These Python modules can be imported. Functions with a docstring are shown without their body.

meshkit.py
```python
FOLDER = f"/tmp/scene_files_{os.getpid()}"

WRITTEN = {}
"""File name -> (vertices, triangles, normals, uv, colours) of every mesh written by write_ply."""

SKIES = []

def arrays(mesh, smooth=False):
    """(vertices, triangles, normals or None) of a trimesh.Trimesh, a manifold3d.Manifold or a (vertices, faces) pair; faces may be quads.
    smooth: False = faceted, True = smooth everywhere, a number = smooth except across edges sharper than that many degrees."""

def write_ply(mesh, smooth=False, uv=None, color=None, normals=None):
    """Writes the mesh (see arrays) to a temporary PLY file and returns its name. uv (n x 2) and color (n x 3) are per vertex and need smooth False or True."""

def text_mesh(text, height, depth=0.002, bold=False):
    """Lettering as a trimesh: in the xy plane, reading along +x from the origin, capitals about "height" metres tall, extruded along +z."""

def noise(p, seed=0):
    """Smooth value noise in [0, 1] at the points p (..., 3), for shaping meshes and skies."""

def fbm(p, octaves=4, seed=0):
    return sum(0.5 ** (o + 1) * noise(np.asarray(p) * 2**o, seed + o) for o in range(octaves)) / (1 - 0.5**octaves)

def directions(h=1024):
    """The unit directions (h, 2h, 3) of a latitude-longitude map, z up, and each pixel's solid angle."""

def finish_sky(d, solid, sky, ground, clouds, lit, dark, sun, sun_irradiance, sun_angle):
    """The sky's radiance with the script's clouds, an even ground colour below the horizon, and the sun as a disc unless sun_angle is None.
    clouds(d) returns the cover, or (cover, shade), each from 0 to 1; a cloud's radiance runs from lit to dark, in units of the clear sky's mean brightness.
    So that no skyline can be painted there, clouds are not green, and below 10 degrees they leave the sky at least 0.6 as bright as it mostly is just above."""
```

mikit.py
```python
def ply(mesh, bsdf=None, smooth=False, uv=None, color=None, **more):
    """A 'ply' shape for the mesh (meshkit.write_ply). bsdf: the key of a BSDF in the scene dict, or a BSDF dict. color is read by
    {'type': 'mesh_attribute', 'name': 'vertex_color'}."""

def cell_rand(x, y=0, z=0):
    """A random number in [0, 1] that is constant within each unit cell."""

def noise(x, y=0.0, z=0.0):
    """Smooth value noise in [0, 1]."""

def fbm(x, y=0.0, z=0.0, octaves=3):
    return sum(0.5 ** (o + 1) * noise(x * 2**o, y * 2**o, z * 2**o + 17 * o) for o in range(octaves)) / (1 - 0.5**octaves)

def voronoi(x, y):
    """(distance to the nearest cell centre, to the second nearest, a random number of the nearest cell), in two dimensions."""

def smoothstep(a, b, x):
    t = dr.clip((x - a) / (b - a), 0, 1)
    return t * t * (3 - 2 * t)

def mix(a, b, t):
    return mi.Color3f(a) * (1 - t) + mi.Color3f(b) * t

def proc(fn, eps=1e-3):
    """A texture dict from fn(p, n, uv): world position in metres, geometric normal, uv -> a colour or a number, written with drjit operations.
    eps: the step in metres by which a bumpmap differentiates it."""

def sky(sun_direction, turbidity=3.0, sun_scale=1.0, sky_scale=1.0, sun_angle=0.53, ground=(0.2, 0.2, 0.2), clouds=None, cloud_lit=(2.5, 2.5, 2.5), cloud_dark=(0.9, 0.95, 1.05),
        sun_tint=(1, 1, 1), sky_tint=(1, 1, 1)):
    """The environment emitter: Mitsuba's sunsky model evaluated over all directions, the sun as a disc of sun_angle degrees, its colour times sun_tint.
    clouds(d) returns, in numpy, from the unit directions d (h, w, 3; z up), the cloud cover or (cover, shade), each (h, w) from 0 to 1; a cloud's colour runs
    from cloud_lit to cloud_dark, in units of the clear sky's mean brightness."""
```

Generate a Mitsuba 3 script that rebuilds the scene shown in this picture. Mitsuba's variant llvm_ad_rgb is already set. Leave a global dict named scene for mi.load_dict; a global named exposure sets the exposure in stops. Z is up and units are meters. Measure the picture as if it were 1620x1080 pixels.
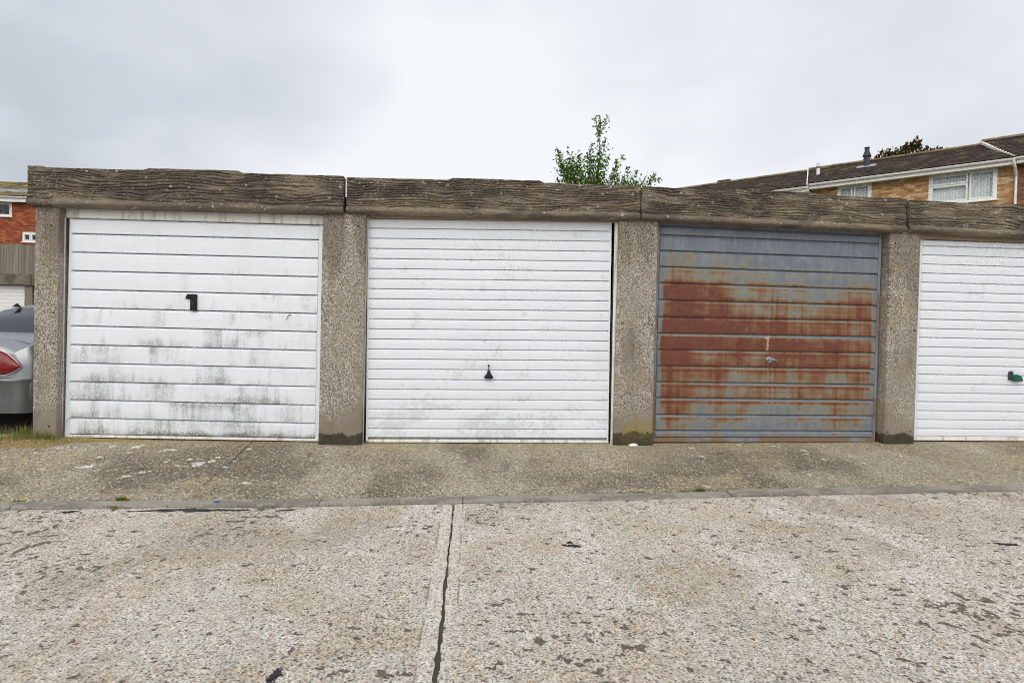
import math, random
import numpy as np, trimesh, mitsuba as mi, drjit as dr
import mikit, meshkit
from mikit import proc, noise, fbm, voronoi, cell_rand, smoothstep, mix

random.seed(7)
rng = np.random.default_rng(11)
scene, labels = {}, {}
T = mi.ScalarTransform4f

# ------------------------------------------------------------------ camera, sky, exposure
CAM = np.array([0.0, -5.48, 1.05])
YAW, PITCH, ROLL, FOCAL = math.atan(64 / 931), -math.atan(13 / 931), 0.024, 931.0
fwd = np.array([math.sin(YAW) * math.cos(PITCH), math.cos(YAW) * math.cos(PITCH), math.sin(PITCH)])
r0 = np.cross(fwd, [0, 0, 1.0]); r0 /= np.linalg.norm(r0)
up = np.cross(r0, fwd) * math.cos(ROLL) - r0 * math.sin(ROLL)
scene['camera'] = {'type': 'perspective', 'fov': math.degrees(2 * math.atan(810 / FOCAL)), 'fov_axis': 'x',
                   'near_clip': 0.05, 'far_clip': 2000.0,
                   'to_world': T().look_at(origin=CAM.tolist(), target=(CAM + fwd).tolist(), up=up.tolist())}


def clouds(d):
    el = np.clip(d[..., 2], 0, 1)
    az = np.arctan2(d[..., 0], d[..., 1])
    q = d / (0.35 + el[..., None])
    big = meshkit.fbm(np.stack([q[..., 0] * 0.9, q[..., 1] * 0.9 + 18.7, el * 0.5], -1), 4, seed=5)
    fine = meshkit.fbm(np.stack([q[..., 0] * 2.6 + 1.1, q[..., 1] * 2.6 + 2.7, el], -1), 4, seed=9)
    shade = 0.46 - 0.10 * el + 1.60 * (big - 0.5) + 1.35 * (fine - 0.5)
    return np.ones_like(el), np.clip(shade, 0, 1)


scene['sky'] = mikit.sky([-0.25, -0.80, 0.55], turbidity=2.5, sun_scale=0.30, sun_angle=60, sun_tint=(0.82, 0.965, 1.20), clouds=clouds,
                         cloud_lit=(2.20, 2.26, 2.36), cloud_dark=(1.32, 1.43, 1.60), sky_tint=(1, 1, 1), ground=(0.22, 0.21, 0.19))
exposure = 2.38

# ------------------------------------------------------------------ helpers


class MB:
    """Collects boxes, prisms and tubes into one mesh."""
    def __init__(self):
        self.v, self.f, self.c, self.n = [], [], [], 0

    def add(self, v, f, col=None):
        v = np.asarray(v, float)
        for q in f:
            q = [i + self.n for i in q]
            for k in range(1, len(q) - 1):
                self.f.append((q[0], q[k], q[k + 1]))
        self.v.append(v)
        if col is not None:
            self.c.append(np.tile(np.asarray(col, float), (len(v), 1)))
        self.n += len(v)

    def mesh(self, m, col=None):
        self.add(np.asarray(m.vertices), np.asarray(m.faces), col)

    def box(self, x0, x1, y0, y1, z0, z1, col=None, tf=None):
        v = np.array([[x, y, z] for x in (x0, x1) for y in (y0, y1) for z in (z0, z1)], float)
        if tf is not None:
            v = tf(v)
        f = [(0, 1, 3, 2), (4, 6, 7, 5), (0, 4, 5, 1), (2, 3, 7, 6), (0, 2, 6, 4), (1, 5, 7, 3)]
        if tf is not None:
            a = v[1] - v[0]; b = v[2] - v[0]; c = v[4] - v[0]
            if np.dot(np.cross(c, b), a) < 0:
                f = [q[::-1] for q in f]
        self.add(v, f, col)

    def loft(self, rings, caps=True, closed=True, col=None):
        """rings: list of equally long point lists."""
        rings = [np.asarray(r, float) for r in rings]
        m = len(rings[0]); v = np.vstack(rings); f = []
        for i in range(len(rings) - 1):
            for k in range(m if closed else m - 1):
                a, b = i * m + k, i * m + (k + 1) % m
                f.append((a, b, b + m, a + m))
        if caps:
            f.append(tuple(range(m))[::-1]); f.append(tuple((len(rings) - 1) * m + k for k in range(m)))
        self.add(v, f, col)

    def tube(self, pts, r, n=8, caps=True, col=None):
        pts = [np.asarray(p, float) for p in pts]
        rr = r if hasattr(r, '__len__') else [r] * len(pts)
        rings = []
        for i, p in enumerate(pts):
            d = pts[min(i + 1, len(pts) - 1)] - pts[max(i - 1, 0)]
            d = d / (np.linalg.norm(d) + 1e-9)
            a = np.cross(d, [0, 0, 1] if abs(d[2]) < 0.9 else [1, 0, 0]); a /= np.linalg.norm(a)
            b = np.cross(d, a)
            rings.append([p + rr[i] * (a * math.cos(t) + b * math.sin(t)) for t in np.arange(n) * 2 * math.pi / n])
        self.loft(rings, caps, True, col)

    def get(self):
        v = np.vstack(self.v); f = np.array(self.f)
        return trimesh.Trimesh(v, f, process=False)

    def color(self):
        return np.vstack(self.c) if self.c else None


used = {}


def key_for(name):
    k = used.get(name, 0); used[name] = k + 1
    return name if k == 0 else f'{name}_{k:03d}'


def put(name, mesh, bsdf, parent=None, smooth=False, uv=None, color=None, **lab):
    full = name if parent is None else f'{parent}__{name}'
    key = key_for(full)
    if isinstance(mesh, MB):
        color = mesh.color() if color is None else color
        mesh = mesh.get()
    scene[key] = mikit.ply(mesh, bsdf, smooth=smooth, uv=uv, color=color)
    if lab:
        labels[key] = {k: v for k, v in lab.items()}
    return key


def thing(name, label, category, group=None):
    key = key_for(name)
    labels[key] = {'label': label, 'category': category}
    if group:
        labels[key]['group'] = group
    return key


def mat(name, base, rough=0.6, spec=0.4, bump=None, bscale=1.0, beps=1e-3, metallic=None, clearcoat=None):
    base = {'type': 'rgb', 'value': list(base)} if isinstance(base, (tuple, list)) else base
    b = {'type': 'principled', 'base_color': base, 'roughness': rough, 'specular': spec}
    if metallic is not None:
        b['metallic'] = metallic
    if clearcoat is not None:
        b['clearcoat'] = clearcoat; b['clearcoat_gloss'] = 0.9
    if bump is not None:
        b = {'type': 'bumpmap', 'map': proc(bump, eps=beps), 'scale': bscale, 'bsdf': b}
    scene[name] = {'type': 'twosided', 'bsdf': b}
    return name


def C3(t):
    return mi.Color3f(*t)


def sel(c, a, b):
    return dr.select(c, mi.Color3f(a), mi.Color3f(b))


# ------------------------------------------------------------------ materials: ground
def road_pits(x, y):
    """Spalled pits of all sizes, gathered in worn areas: (large, small)."""
    clus = smoothstep(0.42, 0.70, fbm(x * 1.7 + 8.2, y * 1.5 + 3, 2, 3)) + 0.25 * smoothstep(0.4, 2.2, x)
    band = smoothstep(0.078, 0.066, dr.abs(x + 0.091))
    w = 0.012 * (noise(x * 40, y * 40, 9) - 0.5)
    n1 = 0.66 * noise((x + w) * 33, (y - w) * 38, 1.5) + 0.34 * noise(x * 96, y * 104, 3.5)
    thr = 0.652 - 0.070 * clus + 0.14 * band
    n2 = 0.68 * noise(x * 66, y * 74, 6.5) + 0.32 * noise(x * 170, y * 170, 2.5)
    th2 = 0.665 - 0.05 * clus + 0.06 * band
    return smoothstep(thr, thr + 0.04, n1), smoothstep(th2, th2 + 0.05, n2)


def road_fn(p, n, uv):
    x, y = p.x, p.y
    warp = 0.02 * (fbm(x * 9, y * 9, 3) - 0.5)
    x2, y2 = x + warp, y - warp
    patch = fbm(x * 0.9 + 4, y * 0.9, 1, 3)
    wearn = fbm(x * 3.4 + 9, y * 2.1, 5, 4)
    band = smoothstep(0.078, 0.066, dr.abs(x + 0.091 + 0.006 * (noise(y * 12, 5) - 0.5)))
    base = mix((0.455, 0.425, 0.375), (0.345, 0.315, 0.268), smoothstep(0.36, 0.66, patch))
    base = mix(base, mi.Color3f(0.52, 0.49, 0.45), 0.75 * smoothstep(0.48, 0.70, wearn))
    base = mix(base, mi.Color3f(0.37, 0.295, 0.205), 0.42 * smoothstep(0.54, 0.72, fbm(x * 4.2 + 40, y * 3.6, 2, 4)))
    base = mix(base, mi.Color3f(0.52, 0.49, 0.435), (0.55 + 0.3 * smoothstep(-0.085, -0.10, x)) * band)
    # sand and grit of the mortar
    d1, e1, r1 = voronoi(x2 * 170, y2 * 170)
    base = base * (0.66 + 0.68 * r1)
    base = base * (0.78 + 0.44 * noise(x * 300, y * 300)) * (0.86 + 0.28 * noise(x * 55, y * 55, 7))
    # exposed stones, coloured flint gravel
    d2, e2, r2 = voronoi(x2 * 84 + 31, y2 * 84)
    expo = smoothstep(0.46, 0.68, fbm(x * 3.6 + 2, y * 3.0 + 1, 7, 4)) * (1 - 0.8 * band)
    st = smoothstep(0.46, 0.34, d2) * smoothstep(0.70 - 0.40 * expo, 0.76 - 0.40 * expo, cell_rand(r2 * 9173, 5, 1))
    tone = cell_rand(r2 * 5119, 2, 3)
    stone = sel(tone < 0.28, (0.085, 0.072, 0.06), sel(tone < 0.48, (0.20, 0.165, 0.125), sel(tone < 0.66, (0.37, 0.26, 0.14), sel(tone < 0.78, (0.38, 0.185, 0.085), (0.58, 0.55, 0.50)))))
    base = mix(base, stone, 0.80 * st)
    big, small = road_pits(x, y)
    base = mix(base, mix((0.10, 0.088, 0.074), (0.17, 0.135, 0.095), r1), 0.70 * small)
    base = mix(base, mix((0.048, 0.042, 0.036), (0.125, 0.095, 0.064), r1), 0.86 * big)
    # scored edges of the trowelled band by the joint
    la = dr.abs(x + 0.160 + 0.004 * noise(y * 14, 1)); lb = dr.abs(x + 0.030 + 0.004 * noise(y * 16, 2))
    line = smoothstep(0.0065, 0.003, la) * smoothstep(0.30, 0.5, noise(y * 7, 4)) + smoothstep(0.006, 0.003, lb) * smoothstep(0.40, 0.6, noise(y * 9, 4))
    return mix(base, mi.Color3f(0.17, 0.145, 0.115), 0.62 * dr.minimum(line, 1))


def road_bump(p, n, uv):
    x, y = p.x, p.y
    warp = 0.02 * (fbm(x * 9, y * 9, 3) - 0.5)
    d1, e1, r1 = voronoi((x + warp) * 84 + 31, (y - warp) * 84)
    big, small = road_pits(x, y)
    return 0.0022 * r1 * smoothstep(0.5, 0.2, d1) + 0.0016 * noise(x * 260, y * 260) - 0.006 * big - 0.003 * small


mat('road_concrete', proc(road_fn), 0.9, 0.25, road_bump, 1.0, 2e-3)


def apron_fn(p, n, uv):
    x, y = p.x, p.y
    patch = fbm(x * 1.1 + 14, y * 1.3 + 2, 4, 4)
    base = mix((0.250, 0.217, 0.163), (0.145, 0.126, 0.098), smoothstep(0.34, 0.64, patch))
    # tyre-scrubbed lighter swathes and sandy ground near the kerb
    tr = fbm(x * 2.4 + 3, y * 0.7, 8, 3)
    base = mix(base, mi.Color3f(0.33, 0.295, 0.235), 0.7 * smoothstep(0.50, 0.72, tr))
    base = mix(base, mi.Color3f(0.30, 0.255, 0.165), 0.6 * smoothstep(0.55, 0.75, fbm(x * 1.6 + 1, y * 1.6 + 9, 6, 3)))
    d1, e1, r1 = voronoi(x * 150, y * 150)
    base = base * (0.42 + 1.16 * r1) * (0.66 + 0.68 * noise(x * 64, y * 46, 3))
    base = mix(base, mi.Color3f(0.36, 0.33, 0.28), 0.5 * smoothstep(0.5, 0.7, fbm(x * 2 + 21, y * 9, 3, 3)) * smoothstep(-1.0, -1.5, y))
    d2, e2, r2 = voronoi(x * 62 + 3, y * 62)
    tone = cell_rand(r2 * 6217, 2, 3)
    stone = sel(tone < 0.36, (0.07, 0.06, 0.048), sel(tone < 0.58, (0.34, 0.22, 0.10), sel(tone < 0.72, (0.24, 0.20, 0.16), sel(tone < 0.86, (0.56, 0.47, 0.28), (0.62, 0.59, 0.52)))))
    base = mix(base, stone, 0.85 * smoothstep(0.46, 0.34, d2) * smoothstep(0.50, 0.57, cell_rand(r2 * 331, 6, 1)))
    base = base * (0.86 + 0.28 * noise(x * 330, y * 330))
    # moss and silt caught against the thresholds
    mo = smoothstep(0.16, 0.02, dr.abs(y - 0.01) + 0.16 * (fbm(x * 5, y * 14, 3, 3) - 0.35))
    base = mix(base, mix((0.20, 0.17, 0.07), (0.33, 0.28, 0.16), noise(x * 40, y * 60)), 0.75 * mo * smoothstep(0.25, 0.6, noise(x * 90, y * 120)))
    # lichen: pale irregular blotches
    d4, e4, r4 = voronoi(x * 9 + 2, y * 9)
    li = smoothstep(0.16, 0.10, d4 + 0.14 * (noise(x * 60, y * 60) - 0.5)) * smoothstep(0.80, 0.84, cell_rand(r4 * 477, 8, 8))
    base = mix(base, mi.Color3f(0.48, 0.46, 0.40), 0.55 * li * smoothstep(0.3, 0.6, noise(x * 170, y * 170)))
    # the crack through the slab
    cx = -1.775 - 0.125 * (y + 1.67) + 0.02 * (noise(y * 7, 3) - 0.5) + 0.008 * (noise(y * 31, 8) - 0.5)
    crack = smoothstep(0.007, 0.003, dr.abs(x - cx)) * smoothstep(0.25, 0.5, noise(y * 6 + 3, 2))
    return mix(base, mi.Color3f(0.05, 0.042, 0.03), 0.85 * crack)


def apron_bump(p, n, uv):
    x, y = p.x, p.y
    d2, e2, r2 = voronoi(x * 62 + 3, y * 62)
    cx = -1.775 - 0.125 * (y + 1.67) + 0.02 * (noise(y * 7, 3) - 0.5) + 0.008 * (noise(y * 31, 8) - 0.5)
    crack = smoothstep(0.007, 0.003, dr.abs(x - cx))
    return 0.003 * r2 * smoothstep(0.5, 0.2, d2) + 0.0018 * noise(x * 170, y * 170) - 0.006 * crack


mat('apron_concrete', proc(apron_fn), 0.92, 0.2, apron_bump, 1.0, 2e-3)


def kerb_fn(p, n, uv):
    x, y = p.x, p.y
    base = mix((0.265, 0.245, 0.213), (0.185, 0.168, 0.145), smoothstep(0.35, 0.65, fbm(x * 4, y * 12, 2, 3)))
    d1, e1, r1 = voronoi(x * 190, y * 190)
    base = base * (0.74 + 0.5 * r1)
    sp = smoothstep(0.70, 0.78, noise(x * 26, y * 60, 4))
    return mix(base, mi.Color3f(0.33, 0.315, 0.28), 0.4 * sp)


mat('kerb_concrete', proc(kerb_fn), 0.9, 0.25, lambda p, n, uv: 0.002 * noise(p.x * 150, p.y * 150, p.z * 150) + 0.004 * noise(p.x * 20, p.y * 20), 1.0, 2e-3)


def dirt_fn(p, n, uv):
    x, y = p.x, p.y
    b = mix((0.10, 0.075, 0.05), (0.17, 0.125, 0.075), fbm(x * 6, y * 6, 1, 3))
    d, e, r = voronoi(x * 90, y * 90)
    return b * (0.5 + 0.95 * r)


mat('joint_dirt', proc(lambda p, n, uv: mix((0.075, 0.068, 0.058), (0.30, 0.275, 0.24), smoothstep(0.50, 0.72, noise(p.x * 120, p.y * 120)) * smoothstep(0.35, 0.55, noise(p.y * 5, 3)))), 0.95, 0.1)
mat('dirt', proc(dirt_fn), 0.95, 0.1, lambda p, n, uv: 0.006 * noise(p.x * 60, p.y * 60) + 0.004 * noise(p.x * 150, p.y * 150), 1.0, 3e-3)


def silt_fn(p, n, uv):
    x, y = p.x, p.y
    b = mix((0.24, 0.155, 0.075), (0.30, 0.24, 0.12), fbm(x * 9, y * 9, 1, 3))
    d, e, r = voronoi(x * 120, y * 120)
    return b * (0.5 + 0.95 * r)


mat('silt', proc(silt_fn), 0.95, 0.1, lambda p, n, uv: 0.005 * noise(p.x * 80, p.y * 80) + 0.004 * noise(p.x * 180, p.y * 180), 1.0, 3e-3)


def land_fn(p, n, uv):
    x, y = p.x, p.y
    g = mix((0.045, 0.075, 0.022), (0.09, 0.10, 0.04), fbm(x * 1.5, y * 1.5, 1, 3))
    t = mix((0.055, 0.052, 0.05), (0.085, 0.08, 0.073), fbm(x * 2.5, y * 2.5, 5, 3)) * (0.6 + 0.8 * noise(x * 110, y * 110))
    return mix(t, g, smoothstep(0.1, 0.5, p.z + 0.2 * (noise(x * 3, y * 3) - 0.5)))


mat('land', proc(land_fn), 0.95, 0.15)
mat('tar', proc(lambda p, n, uv: mix((0.018, 0.018, 0.02), (0.04, 0.038, 0.038), noise(p.x * 90, p.y * 90))), 0.7, 0.4)
mat('dropping', proc(lambda p, n, uv: mix((0.64, 0.63, 0.59), (0.30, 0.28, 0.235), smoothstep(0.38, 0.66, noise(p.x * 130, p.y * 130)))), 0.9, 0.2)

# ------------------------------------------------------------------ materials: garages


def lintel_fn(p, n, uv):
    x, z = p.x, p.z
    y = p.y
    b = mix((0.222, 0.184, 0.137), (0.134, 0.112, 0.091), smoothstep(0.34, 0.66, fbm(x * 2.6 + 3, z * 6, 1, 4)))
    b = mix(b, mi.Color3f(0.245, 0.205, 0.15), 0.55 * smoothstep(0.52, 0.72, fbm(x * 5 + 8, z * 22 + 2, 4, 3)))
    b = mix(b, mi.Color3f(0.098, 0.082, 0.076), 0.75 * smoothstep(0.56, 0.72, fbm(x * 3.3 + 18, z * 9, 9, 3)))
    b = b * (0.62 + 0.76 * noise(x * 240, y * 240, z * 240))
    # lichen flecks, white and ochre
    d, e, r = voronoi((x + y) * 42, z * 42)
    k = cell_rand(r * 8111, 1, 1)
    dens = 0.09 + 0.24 * smoothstep(0.48, 0.72, fbm(x * 3 + 30, z * 7, 2, 3)) + 0.10 * smoothstep(3.0, 4.6, x)
    fl = smoothstep(0.30, 0.20, d + 0.2 * (noise(x * 160, z * 160) - 0.5)) * smoothstep(1 - dens, 1 - dens + 0.02, k)
    lc = mix((0.50, 0.48, 0.43), (0.34, 0.27, 0.13), cell_rand(r * 313, 7, 2))
    b = mix(b, lc, 0.75 * fl)
    d5, e5, r5 = voronoi((x + y) * 11 + 5, z * 11)
    big = smoothstep(0.13, 0.08, d5 + 0.1 * (noise(x * 120, z * 120) - 0.5)) * smoothstep(0.86, 0.88, cell_rand(r5 * 911, 3, 3))
    return mix(b, mi.Color3f(0.55, 0.54, 0.50), 0.8 * big)


mat('lintel_concrete', proc(lintel_fn), 0.93, 0.15, lambda p, n, uv: 0.0022 * noise(p.x * 170, p.y * 170, p.z * 170) + 0.005 * smoothstep(0.45, 0.75, noise(p.x * 62, p.y * 62, p.z * 62)), 1.0, 2e-3)


def peb(x, z):
    w = 0.006 * (noise(x * 60, z * 60, 3) - 0.5)
    return voronoi((x + w) * 112, (z - w) * 112)


def post_fn(p, n, uv):
    x, y, z = p.x, p.y, p.z
    h = x + 1.3 * y
    d, e, r = peb(h, z)
    tone = cell_rand(r * 7919, 1, 2)
    stone = sel(tone < 0.24, (0.62, 0.59, 0.55), sel(tone < 0.48, (0.38, 0.33, 0.28), sel(tone < 0.66, (0.21, 0.16, 0.115), sel(tone < 0.82, (0.10, 0.075, 0.055), (0.78, 0.76, 0.73)))))
    mortar = mix((0.225, 0.19, 0.15), (0.31, 0.265, 0.215), fbm(h * 7, z * 4, 1, 3))
    mortar = mortar * (0.8 + 0.4 * noise(h * 260, z * 260))
    cover = smoothstep(0.14, 0.42, z + 0.30 * (fbm(h * 4 + 3, z * 3, 6, 3) - 0.5)) * smoothstep(0.30, 0.62, 0.32 + 0.9 * (fbm(h * 4 + 11, z * 1.6, 8, 3)) - 0.10)
    vis = smoothstep(0.56, 0.44, d) * cover
    c = mix(mortar, stone, 0.88 * vis)
    # brown run-off staining under the fascia and down the middle of the faces
    st = smoothstep(0.44, 0.62, 0.30 * smoothstep(1.25, 2.1, z) + 0.62 * fbm(h * 7 + 2, z * 1.1, 3, 3) + 0.12 * noise(h * 45, z * 30))
    c = mix(c, mi.Color3f(0.105, 0.078, 0.055) * (0.55 + 0.9 * r), 0.48 * st)
    gy = smoothstep(0.56, 0.70, fbm(h * 8 + 22, z * 5 + 1, 5, 3))
    c = mix(c, mi.Color3f(0.33, 0.26, 0.10), 0.35 * gy * smoothstep(0.3, 0.7, noise(h * 120, z * 120)))
    # black-green algae crust on the foot
    edge = 0.105 + 0.045 * (fbm(h * 9, 1, 2, 3) - 0.5) * 2 + 0.012 * noise(h * 70, z * 40)
    al = smoothstep(0.012, -0.012, z - edge - 0.012 * x) * smoothstep(-2.2, -1.6, x)
    c = mix(c, mix((0.036, 0.034, 0.024), (0.095, 0.085, 0.055), noise(h * 55, z * 55) * noise(h * 17, z * 17)), 0.93 * al)
    # ochre lichen on the third post
    ly = smoothstep(0.16, 0.05, dr.sqrt(dr.square((x - 1.60) * 0.75) + dr.square(z - 0.16)) + 0.12 * (noise(h * 30, z * 30) - 0.5))
    return mix(c, mix((0.36, 0.27, 0.045), (0.24, 0.20, 0.06), noise(h * 60, z * 60)), 0.85 * ly * smoothstep(0.2, 0.55, noise(h * 110, z * 110)) * (1 - 0.7 * al))


def post_bump(p, n, uv):
    d, e, r = peb(p.x + 1.3 * p.y, p.z)
    return 0.004 * smoothstep(0.55, 0.1, d) + 0.001 * noise(p.x * 200, p.y * 200, p.z * 200)


mat('post_aggregate', proc(post_fn), 0.9, 0.25, post_bump, 1.0, 2e-3)


def dirty_white_fn(p, n, uv):
    x, z = p.x, p.z
    row, lv = dr.floor(uv.y), uv.y - dr.floor(uv.y)
    b = mix((0.755, 0.787, 0.855), (0.715, 0.745, 0.81), fbm(x * 2, z * 3, 1, 3))
    wet = 0.5 * fbm(x * 6.5 + row * 3.1, z * 2.0, 2, 4) + 0.5 * fbm(x * 34, z * 3.5, row, 3)      # runs down the face
    blot = fbm(x * 3.1 + row * 1.7 + 5, z * 6, 7, 4)
    amt = 0.036 * row + 0.09 * smoothstep(0.5, 0.9, lv) - 0.145
    amt = amt * smoothstep(-1.42, -1.95, x + 0.25 * (noise(z * 5, row) - 0.5)) * smoothstep(-3.66, -3.50, x) - 0.10 * smoothstep(4.5, 2.5, row) + 0.05 * smoothstep(10.5, 11, row)
    m = amt * 1.15 + 0.80 * (wet - 0.5) + 0.70 * (blot - 0.5)
    grain = noise(x * 330, z * 260) * 0.5 + noise(x * 130, z * 70) * 0.5
    k = smoothstep(0.02, 0.62, m) * (0.30 + 0.70 * smoothstep(0.40, 0.72, grain + 0.35 * m))
    dirt = mix((0.165, 0.17, 0.15), (0.12, 0.125, 0.07), smoothstep(0.55, 0.7, fbm(x * 5 + 40, z * 3, 3, 3)))
    b = mix(b, dirt, 0.85 * k)
    # green-black rim at the very bottom of the leaf
    rim = smoothstep(0.62, 1.02, lv + 0.5 * (fbm(x * 9, 2, 4, 3) - 0.5)) * smoothstep(10.5, 11, row) * smoothstep(-3.5, -2.6, x) * smoothstep(0.35, 0.6, grain + 0.15 * lv)
    b = mix(b, mi.Color3f(0.075, 0.08, 0.055), 0.85 * rim)
    ys = smoothstep(0.60, 0.75, fbm(x * 14, z * 0.9, 12, 3)) * smoothstep(1.2, 1.8, z)
    return mix(b, mi.Color3f(0.66, 0.62, 0.50), 0.14 * ys)


mat('white_steel_dirty', proc(dirty_white_fn), 0.42, 0.45)


def white_fn(p, n, uv):
    x, z = p.x, p.z
    b = mix((0.755, 0.787, 0.852), (0.72, 0.75, 0.815), fbm(x * 1.6 + 7, z * 2, 1, 3))
    m = fbm(x * 4 + 3, z * 9, 2, 4) + 0.25 * (fbm(x * 30, z * 5, 4, 3) - 0.5)
    low = smoothstep(0.95, 0.15, z + 0.25 * (fbm(x * 2, 1, 1, 2) - 0.5)) * smoothstep(2.0, 1.2, x)
    grain = noise(x * 70, z * 55)
    k = smoothstep(0.72 - 0.20 * low, 0.95 - 0.20 * low, m + 0.35 * (grain - 0.5))
    return mix(b, mi.Color3f(0.33, 0.33, 0.31), 0.28 * k)


mat('white_steel', proc(white_fn), 0.42, 0.45)
mat('white_frame', proc(lambda p, n, uv: mix((0.74, 0.735, 0.72), (0.52, 0.49, 0.44), smoothstep(0.52, 0.78, fbm(p.x * 30, p.z * 5, 2, 3)))), 0.5, 0.4)
mat('beige_timber', proc(lambda p, n, uv: mix((0.36, 0.29, 0.20), (0.26, 0.20, 0.135), fbm(p.x * 3, p.z * 120, 2, 3))), 0.8, 0.2)


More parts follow.
